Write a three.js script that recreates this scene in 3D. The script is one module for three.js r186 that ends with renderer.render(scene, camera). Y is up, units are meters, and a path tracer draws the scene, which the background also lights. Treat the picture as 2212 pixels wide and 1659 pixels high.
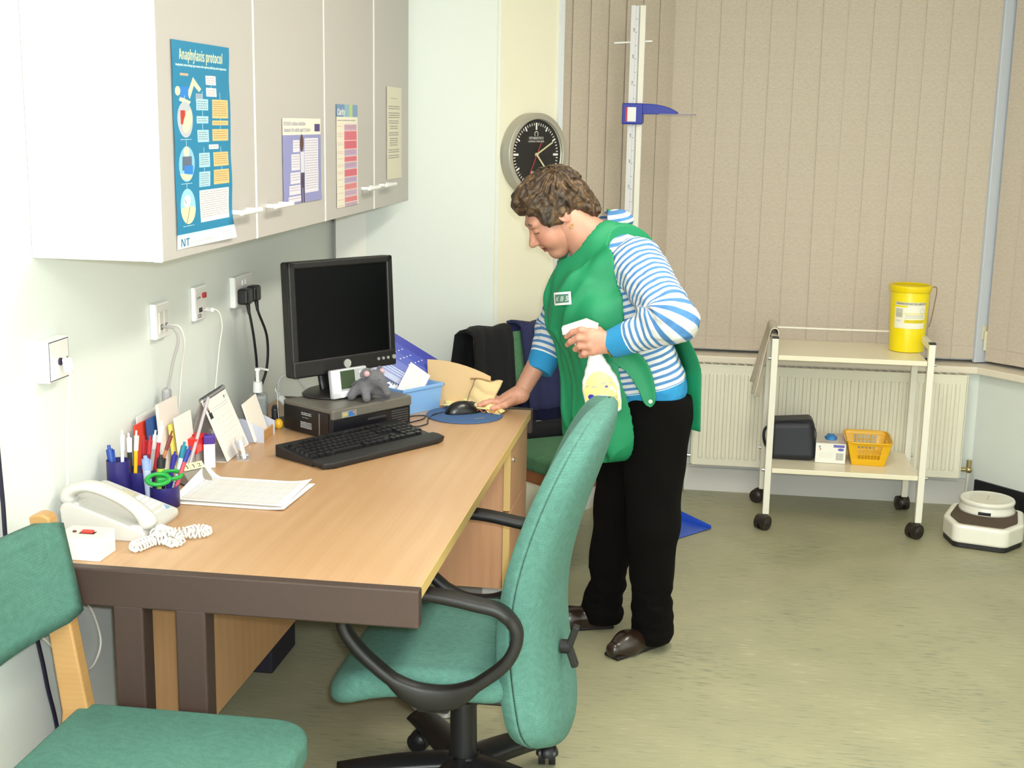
import * as THREE from 'three';
import { RoundedBoxGeometry } from 'three/addons/geometries/RoundedBoxGeometry.js';
import { mergeGeometries } from 'three/addons/utils/BufferGeometryUtils.js';
import { RectAreaLightUniformsLib } from 'three/addons/lights/RectAreaLightUniformsLib.js';
import { ImprovedNoise } from 'three/addons/math/ImprovedNoise.js';

/* ---------- camera, sky, lights, exposure ---------- */
const scene = new THREE.Scene();
scene.background = new THREE.Color(0x05060a);            // night outside the windows
const rad = THREE.MathUtils.degToRad;
const camera = new THREE.PerspectiveCamera(32.79, 2212 / 1659, 0.05, 60);
camera.position.set(0, 1.6, 0);
camera.rotation.order = 'YXZ';
camera.rotation.set(rad(-11.398), rad(8.228), rad(1.023));
scene.add(camera);
const renderer = new THREE.WebGLRenderer({ antialias: true });
renderer.toneMapping = THREE.LinearToneMapping;
renderer.toneMappingExposure = 1.0;
renderer.shadowMap.enabled = true;
RectAreaLightUniformsLib.init();
// the camera's own flash, beside the lens
const flash = new THREE.PointLight(new THREE.Color(0.88, 0.95, 1.0), 16, 0, 2);
flash.position.set(0.045, 1.655, 0.03);
flash.castShadow = true; flash.shadow.radius = 1;
scene.add(flash);
const LAMP = { color: new THREE.Color(1.0, 0.945, 0.83), power: 23 };   // warm fluorescent ceiling fittings
const CEIL = 2.5;

/* ---------- helpers ---------- */
let seed = 7;
const rnd = () => { seed = (seed * 1664525 + 1013904223) >>> 0; return seed / 4294967296; };
const rr = (a, b) => a + (b - a) * rnd();
const noise = new ImprovedNoise();
const N3 = (x, y, z) => noise.noise(x + 31.7, y + 17.3, z + 9.1);
const V = (x, y, z) => new THREE.Vector3(x, y, z);
const used = {};
function numbered(n) { if (!(n in used)) { used[n] = 0; return n; } used[n]++; return n + '_' + String(used[n]).padStart(3, '0'); }
function thing(name, label, category, pos = [0, 0, 0], ry = 0, group) {
  const g = new THREE.Group(); g.name = numbered(name); g.position.set(...pos); g.rotation.y = ry;
  g.userData = { label, category }; if (group) g.userData.group = group; scene.add(g); return g;
}
function part(parent, name, geo, mat, label) {
  const m = new THREE.Mesh(Array.isArray(geo) ? mergeG(geo) : geo, mat); m.name = name; m.castShadow = m.receiveShadow = true;
  if (label) m.userData.label = label; parent.add(m); return m;
}
function solo(name, label, category, geo, mat, group) {
  const m = part(scene, numbered(name), geo, mat); m.userData = { label, category }; if (group) m.userData.group = group; return m;
}
function struct(name, label, category, geo, mat) { const m = part(scene, name, geo, mat); m.userData = { kind: 'structure', label, category }; return m; }
function mergeG(list) {
  const l = list.map(g => { let q = g.index ? g.toNonIndexed() : g.clone(); for (const k of Object.keys(q.attributes)) if (!['position', 'normal', 'uv'].includes(k)) q.deleteAttribute(k); if (!q.attributes.uv) q.setAttribute('uv', new THREE.BufferAttribute(new Float32Array(q.attributes.position.count * 2), 2)); return q; });
  return mergeGeometries(l, false);
}
// uv in metres from the dominant axis of every face
function mUV(geo, swap = false) {
  const g = geo.index ? geo.toNonIndexed() : geo, p = g.attributes.position, uv = new Float32Array(p.count * 2);
  const a = V(), b = V(), c = V(), n = V();
  for (let i = 0; i < p.count; i += 3) {
    a.fromBufferAttribute(p, i); b.fromBufferAttribute(p, i + 1); c.fromBufferAttribute(p, i + 2);
    n.crossVectors(b.clone().sub(a), c.clone().sub(a)); const ax = Math.abs(n.x), ay = Math.abs(n.y), az = Math.abs(n.z);
    for (let k = 0; k < 3; k++) { const x = p.getX(i + k), y = p.getY(i + k), z = p.getZ(i + k); let u, v;
      if (ay >= ax && ay >= az) { u = x; v = z; } else if (ax >= az) { u = z; v = y; } else { u = x; v = y; }
      if (swap) [u, v] = [v, u]; uv[(i + k) * 2] = u; uv[(i + k) * 2 + 1] = v; }
  }
  g.setAttribute('uv', new THREE.BufferAttribute(uv, 2)); return g;
}
const tr = (g, x, y, z, rx = 0, ry = 0, rz = 0) => { g.rotateX(rx); g.rotateY(ry); g.rotateZ(rz); g.translate(x, y, z); return g; };
const box = (w, h, d, x = 0, y = 0, z = 0, r = 0.003, seg = 2) => { const rr_ = Math.min(r, w / 2.01, h / 2.01, d / 2.01); const g = rr_ > 0 ? new RoundedBoxGeometry(w, h, d, seg, rr_) : new THREE.BoxGeometry(w, h, d); g.translate(x, y, z); return g; };
const bb = (x0, x1, y0, y1, z0, z1, r = 0.003, seg = 2) => box(Math.abs(x1 - x0), Math.abs(y1 - y0), Math.abs(z1 - z0), (x0 + x1) / 2, (y0 + y1) / 2, (z0 + z1) / 2, r, seg);
const cyl = (rt, rb, h, x = 0, y = 0, z = 0, s = 24) => { const g = new THREE.CylinderGeometry(rt, rb, h, s); g.translate(x, y, z); return g; };
const sph = (r, x = 0, y = 0, z = 0, s = 16) => { const g = new THREE.SphereGeometry(r, s, Math.max(6, s / 2 | 0)); g.translate(x, y, z); return g; };
const tube = (pts, r, n = 40, s = 8, closed = false) => new THREE.TubeGeometry(new THREE.CatmullRomCurve3(pts.map(p => V(...p)), closed, 'centripetal'), n, r, s, closed);
const lathe = (prof, s = 32) => new THREE.LatheGeometry(prof.map(p => new THREE.Vector2(...p)), s);
function rod(a, b, r, s = 10, r2 = r) { const A = V(...a), B = V(...b), d = B.clone().sub(A), g = new THREE.CylinderGeometry(r2, r, d.length(), s); g.applyQuaternion(new THREE.Quaternion().setFromUnitVectors(V(0, 1, 0), d.clone().normalize())); g.translate((A.x + B.x) / 2, (A.y + B.y) / 2, (A.z + B.z) / 2); return g; }
function extr(pts, depth, bevel = 0.003, seg = 2, curve = 8) { const sh = pts instanceof THREE.Shape ? pts : new THREE.Shape(pts.map(p => new THREE.Vector2(...p))); return new THREE.ExtrudeGeometry(sh, { depth, bevelEnabled: bevel > 0, bevelThickness: bevel, bevelSize: bevel, bevelSegments: seg, curveSegments: curve }); }
// sheet with real thickness: fn(u,v)->[x,y,z]
function sheet(fn, nu, nv, th) {
  const P = [], Nn = [];
  const e = 1e-3;
  for (let j = 0; j <= nv; j++) for (let i = 0; i <= nu; i++) {
    const u = i / nu, v = j / nv, p = V(...fn(u, v));
    const du = V(...fn(Math.min(1, u + e), v)).sub(V(...fn(Math.max(0, u - e), v))), dv = V(...fn(u, Math.min(1, v + e))).sub(V(...fn(u, Math.max(0, v - e))));
    P.push(p); Nn.push(du.cross(dv).normalize());
  }
  const pos = [], uv = [], idx = [], W = nu + 1, M = P.length;
  for (const s of [0.5, -0.5]) for (let k = 0; k < M; k++) { const p = P[k].clone().addScaledVector(Nn[k], th * s); pos.push(p.x, p.y, p.z); uv.push((k % W) / nu, Math.floor(k / W) / nv); }
  for (let j = 0; j < nv; j++) for (let i = 0; i < nu; i++) { const a = j * W + i, b = a + 1, c = a + W, d = c + 1; idx.push(a, b, d, a, d, c, M + a, M + d, M + b, M + a, M + c, M + d); }
  const rim = (a, b) => idx.push(a, M + a, b, b, M + a, M + b);
  for (let i = 0; i < nu; i++) { rim(i, i + 1); rim(nv * W + i + 1, nv * W + i); }
  for (let j = 0; j < nv; j++) { rim((j + 1) * W, j * W); rim(j * W + nu, (j + 1) * W + nu); }
  const g = new THREE.BufferGeometry(); g.setAttribute('position', new THREE.Float32BufferAttribute(pos, 3)); g.setAttribute('uv', new THREE.Float32BufferAttribute(uv, 2)); g.setIndex(idx);
  const ng = g.toNonIndexed(); g.computeVertexNormals(); return g;
}

/* ---------- textures ---------- */
function canvasTex(w, h, draw, opt = {}) {
  const c = document.createElement('canvas'); c.width = w; c.height = h; draw(c.getContext('2d'), w, h);
  const t = new THREE.CanvasTexture(c); t.colorSpace = THREE.SRGBColorSpace; t.anisotropy = 8; if (opt.rep) { t.wrapS = t.wrapT = THREE.RepeatWrapping; t.repeat.set(...opt.rep); } return t;
}
function dataTex(n, fn, rep, srgb = true, m = n) {
  const d = new Uint8Array(n * m * 4);
  for (let y = 0; y < m; y++) for (let x = 0; x < n; x++) { const c = fn(x / n, y / m, x, y), k = (y * n + x) * 4; if (typeof c === 'number') { d[k] = d[k + 1] = d[k + 2] = c * 255; } else { d[k] = c[0]; d[k + 1] = c[1]; d[k + 2] = c[2]; } d[k + 3] = 255; }
  const t = new THREE.DataTexture(d, n, m); t.wrapS = t.wrapT = THREE.RepeatWrapping; t.repeat.set(...rep); t.magFilter = THREE.LinearFilter; t.minFilter = THREE.LinearMipmapLinearFilter; t.generateMipmaps = true; if (srgb) t.colorSpace = THREE.SRGBColorSpace; t.needsUpdate = true; return t;
}
// tileable fractal noise
const tn = (u, v, f, s = 0) => { const a = u * 2 * Math.PI, b = v * 2 * Math.PI, R = f / 6.283; return N3(Math.cos(a) * R + s, Math.sin(a) * R + Math.cos(b) * R * 1.3, Math.sin(b) * R * 1.3 + s); };
const hexRGB = h => { const c = new THREE.Color(h); const o = {}; c.getRGB(o, THREE.SRGBColorSpace); return [o.r * 255, o.g * 255, o.b * 255]; };
const clamp = (x, a = 0, b = 255) => Math.max(a, Math.min(b, x));
const shade = (c, k) => [clamp(c[0] * k), clamp(c[1] * k), clamp(c[2] * k)];
const mix3 = (a, b, t) => [a[0] + (b[0] - a[0]) * t, a[1] + (b[1] - a[1]) * t, a[2] + (b[2] - a[2]) * t];

const fineBump = dataTex(256, (u, v) => 0.5 + 0.25 * tn(u, v, 60) + 0.2 * tn(u, v, 110, 5), [3, 3], false);
const weaveBump = dataTex(128, (u, v, x, y) => { const k = ((x >> 2) + (y >> 2)) % 2; return 0.35 + 0.4 * k + 0.2 * (rnd() - 0.5); }, [14, 14], false);
function clothMap(hex, amp = 0.1, rep = [5, 5]) { const b = hexRGB(hex); return dataTex(256, (u, v, x, y) => shade(b, 1 + amp * (rnd() - 0.5) * 1.6 + amp * 0.5 * tn(u, v, 14) + (((x + (y % 8 < 4 ? y : 8 - y)) % 4) < 2 ? amp * 0.25 : -amp * 0.25)), rep); }
function woodMap(hexA, hexB, rep, along = 'v', s = 0) {
  const A = hexRGB(hexA), B = hexRGB(hexB);
  return dataTex(512, (u, v) => { const [l, c] = along === 'v' ? [v, u] : [u, v]; const w = c + 0.012 * tn(l, c, 3, s); let t = 0.5 + 0.5 * tn(l * 1, w, 5, s + 2); t = t * 0.55 + 0.30 * (0.5 + 0.5 * Math.sin(w * 2 * Math.PI * 22 + 4 * tn(l, c, 3, s + 1))) * (0.5 + 0.5 * tn(l, c, 4, s + 4)) + 0.22 * (0.5 + N3(c * 240, l * 5, s)); return mix3(A, B, clamp(t, 0, 1)); }, rep);
}
const std = (color, roughness = 0.6, o = {}) => new THREE.MeshStandardMaterial({ color, roughness, metalness: 0, ...o });
const phys = (color, roughness, o = {}) => new THREE.MeshPhysicalMaterial({ color, roughness, ...o });

const floorMap = (() => { const A = hexRGB(0x98967a), B = hexRGB(0xada888), Cc = hexRGB(0x7c8470);
  return dataTex(1024, (u, v) => { let n = 0.5 + 0.5 * tn(u, v, 9), streak = tn(v * 1, u, 6, 3) * 0.5 + N3(u * 26, v * 230, 4) * 0.9 + N3(u * 70, v * 420, 7) * 0.5; let c = mix3(A, B, clamp(n * 0.7 + 0.3 + 0.42 * streak, 0, 1)); if (streak < -0.35) c = mix3(c, Cc, clamp((-0.35 - streak) * 1.6, 0, 0.8)); if (streak > 0.62) c = mix3(c, hexRGB(0xc2bfa2), clamp((streak - 0.62) * 2.2, 0, 0.8)); return c; }, [0.55, 0.55]); })();

const M = {
  wall: phys(0xe1e5df, 0.42, { bumpMap: fineBump, bumpScale: 0.0004 }),
  cream: phys(0xf3ecd4, 0.45, { bumpMap: fineBump, bumpScale: 0.0004 }),
  ceiling: std(0xf1efe8, 0.85),
  floor: phys(0xffffff, 0.42, { map: floorMap, bumpMap: fineBump, bumpScale: 0.0002 }),
  whitePaint: std(0xeeeae2, 0.4),
  pvc: std(0xe6e9ec, 0.3),
  black: std(0x14131a, 0.55),
  melamine: phys(0xf1f1f0, 0.3),
  doorGrey: phys(0xbdb6b2, 0.33),
  cream2: std(0xefe6d2, 0.35),
  brown: std(0x3f2d26, 0.5, { bumpMap: fineBump, bumpScale: 0.0003 }),
  chrome: std(0xd0d2d4, 0.18, { metalness: 1 }),
  gold: std(0xd8ac5a, 0.25, { metalness: 1 }),
  blackPlastic: std(0x1c1b1d, 0.42),
  softBlack: std(0x191615, 0.5, { bumpMap: fineBump, bumpScale: 0.0004 }),
  phone: std(0xcac7c0, 0.42),
  whitePlastic: std(0xf3f2ef, 0.35),
  greyPlastic: std(0x9b9a9c, 0.5),
  paper: std(0xf6f0ea, 0.8),
  clear: phys(0xffffff, 0.06, { transmission: 1, thickness: 0, ior: 1.45, side: THREE.DoubleSide }),
  glass: phys(0xdfeaf0, 0.02, { transmission: 1, thickness: 0, ior: 1.5 }),
  chairGreen: std(0xffffff, 0.95, { map: clothMap(0x538074, 0.14), bumpMap: weaveBump, bumpScale: 0.0005 }),
  chairGreen2: std(0xffffff, 0.95, { map: clothMap(0x4a7567, 0.14), bumpMap: weaveBump, bumpScale: 0.0005 }),
  deskTop: phys(0xffffff, 0.36, { map: woodMap(0xc7a07a, 0xb2885f, [0.9, 0.5], 'v') }),
  deskSide: phys(0xffffff, 0.45, { map: woodMap(0xcfa377, 0xb98a5e, [0.9, 0.9], 'v', 3) }),
  deskEdge: std(0xd0ae6e, 0.5),
  chairWood: phys(0xffffff, 0.35, { map: woodMap(0xc49862, 0xb1844e, [4, 1.5], 'v', 6), clearcoat: 0.2 }),
  redWood: phys(0xffffff, 0.4, { map: woodMap(0xa8683c, 0x8c522c, [4, 1.5], 'v', 8) }),
  trolley: std(0xefe9da, 0.3),
};

/* ---------- the room ---------- */
const XW = -1.33, XR = 2.1, ZR = 1.2;
const A_ = [XW, -4.60], B_ = [-0.778, -4.88], D_ = [-0.137, -5.70], E_ = [1.19, -5.70], G_ = [XR, -4.684];
struct('floor', 'mottled green vinyl floor', 'floor', mUV(bb(XW - 0.2, XR + 0.2, -0.1, 0, -6.1, ZR + 0.2, 0)), M.floor);
struct('ceiling', 'white ceiling out of view above', 'ceiling', bb(XW - 0.2, XR + 0.2, CEIL, CEIL + 0.1, -6.1, ZR + 0.2, 0), M.ceiling);
// upright slab from a to b, thickness t on the outer side (left of a->b seen from above is outside)
function slab(a, b, y0, y1, t, inset = 0, ext = 0) {
  const dx = b[0] - a[0], dz = b[1] - a[1], L = Math.hypot(dx, dz), ux = dx / L, uz = dz / L, nx = uz, nz = -ux; // outward
  const g = new THREE.BoxGeometry(L + 2 * ext, y1 - y0, t); mUV(g);
  const g2 = g.index ? g.toNonIndexed() : g; g2.rotateY(Math.atan2(-dz, dx));
  g2.translate((a[0] + b[0]) / 2 + nx * (t / 2 + inset), (y0 + y1) / 2, (a[1] + b[1]) / 2 + nz * (t / 2 + inset)); return mUV(g2);
}
const along = (a, b, t) => { const L = Math.hypot(b[0] - a[0], b[1] - a[1]); return [a[0] + (b[0] - a[0]) * t / L, a[1] + (b[1] - a[1]) * t / L]; };
const lenOf = (a, b) => Math.hypot(b[0] - a[0], b[1] - a[1]);
struct('wall_left', 'pale mint left wall with the sockets', 'wall', slab([XW, ZR], A_, 0, CEIL, 0.12, 0, 0.02), M.wall);
struct('wall_corner', 'pale blue-green wall behind the computer monitor', 'wall', slab(A_, B_, 0, CEIL, 0.12, 0, 0.01), M.wall);
const WL = along(B_, D_, 0.312);
struct('wall_splay', 'narrow cream wall that carries the clock', 'wall', slab(B_, WL, 0, CEIL, 0.14, 0, 0.005), M.cream);
const SILL = 0.615, HEAD = 2.34;
struct('wall_bay_left', 'mint wall below the left bay window', 'wall', [slab(WL, D_, 0, SILL - 0.02, 0.14), slab(WL, D_, HEAD, CEIL, 0.14)], M.wall);
struct('wall_back', 'mint wall behind the radiator below the window', 'wall', [slab(D_, E_, 0, SILL - 0.02, 0.14, 0, 0.03), slab(D_, E_, HEAD, CEIL, 0.14, 0, 0.03)], M.wall);
struct('wall_bay_right', 'mint wall below the right bay window', 'wall', [slab(E_, G_, 0, SILL - 0.02, 0.14), slab(E_, G_, HEAD, CEIL, 0.14)], M.wall);
struct('wall_right', 'right wall out of view', 'wall', slab(G_, [XR, ZR], 0, CEIL, 0.12, 0, 0.05), M.wall);
struct('wall_rear', 'wall behind the camera', 'wall', slab([XR, ZR], [XW, ZR], 0, CEIL, 0.12, 0, 0.12), M.wall);
// boxed pipe in the corner left of the monitor
{ const e = along(A_, B_, 0.11), nx = 0.4525, nz = 0.8918;
  const g = slab(A_, e, 0.0, CEIL, 0.05, -0.05); struct('trim_1', 'white boxed-in pipe in the wall corner above the monitor', 'trim', g, M.whitePaint); }
// skirtings
struct('baseboard_back', 'white skirting board below the radiator', 'baseboard', [slab(D_, E_, 0, 0.105, 0.02, -0.02, -0.01), slab(D_, E_, 0.105, 0.115, 0.012, -0.012, -0.01)], std(0xd9d5cf, 0.45));
struct('baseboard_bay_left', 'white skirting below the left bay window', 'baseboard', slab(WL, along(WL, D_, lenOf(WL, D_) - 0.03), 0, 0.11, 0.02, -0.02), std(0xd9d5cf, 0.45));
struct('baseboard_right', 'black skirting strip at the foot of the right bay wall', 'baseboard', slab(along(E_, G_, 0.03), G_, 0, 0.12, 0.012, -0.012), M.black);
struct('baseboard_left', 'black skirting strip along the left wall', 'baseboard', slab([XW, ZR], [XW, -4.4], 0, 0.1, 0.012, -0.012), M.black);
// window sill board following the bay (inside edge projects over the radiator)
function sillGeo() {
  const off = (a, b, d) => { const dx = b[0] - a[0], dz = b[1] - a[1], L = Math.hypot(dx, dz); return [[a[0] - dz / L * d, a[1] + dx / L * d], [b[0] - dz / L * d, b[1] + dx / L * d]]; };
  const isect = (p, q) => { const [a, b] = p, [c, d] = q, x1 = b[0] - a[0], y1 = b[1] - a[1], x2 = d[0] - c[0], y2 = d[1] - c[1], t = ((c[0] - a[0]) * y2 - (c[1] - a[1]) * x2) / (x1 * y2 - y1 * x2); return [a[0] + x1 * t, a[1] + y1 * t]; };
  const ring = d => { const l1 = off(WL, D_, d), l2 = off(D_, E_, d), l3 = off(E_, G_, d); return [l1[0], isect(l1, l2), isect(l2, l3), l3[1]]; };
  const inn = ring(0.05), out = ring(-0.14), pts = [...inn, ...out.reverse()].map(p => [p[0], -p[1]]);
  const g = extr(pts, 0.022, 0.004, 2); g.rotateX(-Math.PI / 2); g.translate(0, SILL - 0.026, 0); return mUV(g);
}
struct('trim_2', 'cream painted window sill running round the bay', 'window sill', sillGeo(), std(0xebe0cd, 0.4));
// windows: frame + panes, set in the outer part of the wall
function windowUnit(n, a, b, lights, label) {
  const g = new THREE.Group(); g.name = 'window_' + n; g.userData = { kind: 'structure', label, category: 'window' }; scene.add(g);
  const L = lenOf(a, b), sub = (t0, t1, y0, y1, th, ins) => slab(along(a, b, t0), along(a, b, t1), y0, y1, th, ins);
  const y0 = SILL + 0.006, y1 = HEAD, f = [sub(0, L, y0, y0 + 0.06, 0.05, 0.085), sub(0, L, y1 - 0.06, y1, 0.05, 0.085)];
  for (let i = 0; i <= lights; i++) { const t = (L - 0.06) * i / lights; f.push(sub(t, t + 0.06, y0 + 0.06, y1 - 0.06, 0.05, 0.085)); }
  part(g, 'window_frame', f, M.pvc);
  for (let i = 0; i < lights; i++) part(g, 'pane', sub((L - 0.06) * i / lights + 0.06, (L - 0.06) * (i + 1) / lights, y0 + 0.06, y1 - 0.06, 0.006, 0.108), M.glass);
  return g;
}
const w1 = windowUnit(1, WL, D_, 1, 'left bay window with white frame behind its blind');
const w2 = windowUnit(2, D_, E_, 2, 'wide middle bay window behind its blind');
const w3 = windowUnit(3, E_, G_, 2, 'right bay window behind its blind');
// corner posts of the bay
const postAt = (p) => cyl(0.035, 0.035, HEAD - SILL, p[0], (HEAD + SILL) / 2, p[1], 12);
struct('trim_3', 'white corner post between middle and right windows', 'window post', mUV(tr(box(0.11, HEAD - SILL - 0.01, 0.02, 0, 0, 0, 0.004), 1.215, (HEAD + SILL) / 2, -5.758, 0, 0.42)), std(0xc9ced8, 0.35));
struct('trim_4', 'white corner post between left and middle windows', 'window post', mUV(tr(box(0.03, HEAD - SILL - 0.01, 0.02, 0, 0, 0, 0.004), -0.135, (HEAD + SILL) / 2, -5.79, 0, 0.45)), M.pvc);
struct('trim_5', 'white vertical beading beside the clock wall', 'window trim', [slab(WL, along(WL, D_, 0.022), SILL, HEAD, 0.03, -0.012)], M.pvc);
// window handle
{ const h = thing('window_handle', 'small cream window handle on the right corner post', 'handle', [1.20, 0.72, -5.745], 0.42);
  part(h, 'plate', box(0.022, 0.06, 0.008, 0, 0.03, 0.004, 0.003), std(0xd9d2b4, 0.35)); part(h, 'lever', box(0.014, 0.085, 0.01, 0.002, -0.005, 0.014, 0.004), std(0xe2dcc2, 0.35)); }

/* vertical blinds: a head rail and single slats, each a mesh */
const blindMap = dataTex(256, (u, v) => shade([204, 189, 172], 1 + 0.1 * (rnd() - 0.5) + 0.05 * tn(u, v, 30) + 0.05 * N3(u * 8, v * 90, 2)), [6, 6]);
const blindMat = std(0xffffff, 0.9, { map: blindMap, bumpMap: weaveBump, bumpScale: 0.0002 });
function slatGeo(w, h, y0) {   // slightly cupped strip with a weight pocket at the foot
  const g1 = sheet((u, v) => [(u - 0.5) * w, y0 + v * h, 0.002 * (1 - (2 * u - 1) ** 2)], 6, 2, 0.0012);
  const g2 = sheet((u, v) => [(u - 0.5) * w * 0.995, y0 + 0.001 + v * 0.055, 0.002 * (1 - (2 * u - 1) ** 2) + 0.0022], 6, 1, 0.0015);
  return mUV(mergeG([g1, g2]));
}
function blind(a, b, pitch, tilt, label, t0 = 0.02, t1 = 0.02, skip = {}) {
  const L = lenOf(a, b), dx = (b[0] - a[0]) / L, dz = (b[1] - a[1]) / L, ry = Math.atan2(-dz, dx);
  const g = thing('vertical_blind', label, 'blind');
  const off = -0.045, nx = dz, nz = -dx; // stand off outward
  const rail = box(L - t0 - t1, 0.035, 0.04, 0, 0, 0, 0.004); rail.rotateY(ry); const c = along(a, b, (t0 + L - t1) / 2); rail.translate(c[0] - nx * off, HEAD - 0.02, c[1] - nz * off); part(g, 'head_rail', rail, M.whitePaint);
  const n = Math.round((L - t0 - t1) / pitch), y0 = SILL + 0.014; const geo = slatGeo(0.132, HEAD - 0.045 - y0, y0);
  for (let i = 0; i < n; i++) {
    const t = t0 + (L - t0 - t1) * (i + 0.5) / n, p = along(a, b, t);
    const s = part(g, 'slat', geo, blindMat); s.rotation.order = 'YXZ';
    s.rotation.y = ry + tilt + rr(-0.012, 0.012); s.position.set(p[0] - nx * off, rr(-0.002, 0.004), p[1] - nz * off);
    if (skip[i]) { const k = skip[i]; s.rotation.z = k; s.position.addScaledVector(V(dx, 0, dz), (HEAD) * k); }
  }
  return g;
}
blind(WL, D_, 0.099, 0.055, 'beige vertical blind of the left bay panel behind the height rule', 0.03, -0.034);
blind(D_, E_, 0.1025, 0.05, 'wide beige vertical blind of the middle window above the radiator', -0.028, 0.0, { 6: 0.0085, 7: 0 });
blind(E_, G_, 0.1025, 0.05, 'beige vertical blind at the right edge above black skirting', 0.004, 0.03);

/* ceiling fittings out of view: diffuser + area light of its size */
for (const [x, z, label, k] of [[0.22, -3.2, 'ceiling light over the bay end of the room', 1], [0.22, -0.35, 'ceiling light near the camera end of the room', 0.85]]) {
  const g = thing('ceiling_light', 'long ' + label, 'ceiling light', [x, CEIL, z]);
  part(g, 'housing', box(0.34, 0.05, 1.26, 0, -0.026, 0, 0.01), M.whitePaint);
  part(g, 'diffuser', box(0.30, 0.02, 1.2, 0, -0.06, 0, 0.008), new THREE.MeshStandardMaterial({ color: 0xffffff, emissive: LAMP.color, emissiveIntensity: 3, roughness: 0.5 }));
  const l = new THREE.RectAreaLight(LAMP.color, LAMP.power * k, 0.30, 1.2); l.position.set(0, -0.075, 0); l.rotation.x = -Math.PI / 2; g.add(l);
}

/* ---------- wall cabinets ---------- */
const CX = -1.054, CY0 = 1.314, CY1 = 2.16;
function cabinet(z0, zm, z1, label, gap, rh) {
  const g = thing('wall_cabinet', label, 'cabinet', [XW, 0, 0]);
  const D = CX - XW;
  part(g, 'body', [bb(0.001, D - 0.020, CY0, CY1, z0 - 0.001, z1 + 0.001, 0.001)], M.melamine);
  for (const [a, b, hz] of [[z0 + 0.0, zm + gap / 2, zm + rh], [zm - gap / 2, z1 + 0.0025, zm - rh]]) {
    const za = a - 0.0012, d = part(g, 'door', bb(D - 0.0185, D, CY0 - 0.0, CY1, za, b, 0.0015), [M.doorGrey][0]);
    // white lipping round the door edge
    part(d, 'edge_strip', [bb(D - 0.0186, D - 0.0012, CY0 - 0.0005, CY1 + 0.0005, za - 0.0004, za + 0.0016, 0)], M.melamine);
    const h = part(d, 'handle', [box(0.012, 0.012, 0.14, D + 0.028, 1.387, hz, 0.005), bb(D - 0.001, D + 0.028, 1.382, 1.392, hz - 0.052, hz - 0.042, 0.003), bb(D - 0.001, D + 0.028, 1.382, 1.392, hz + 0.042, hz + 0.052, 0.003)], M.whitePlastic, 'white bar handle');
  }
  return g;
}
cabinet(-2.445, -3.0, -3.568, 'white wall cabinet with grey doors, nearest, carrying the blue poster', 0.011, 0.118);
cabinet(-3.578, -4.121, -4.612, 'white wall cabinet with grey doors in the corner, above the monitor', 0.018, 0.11);

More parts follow.
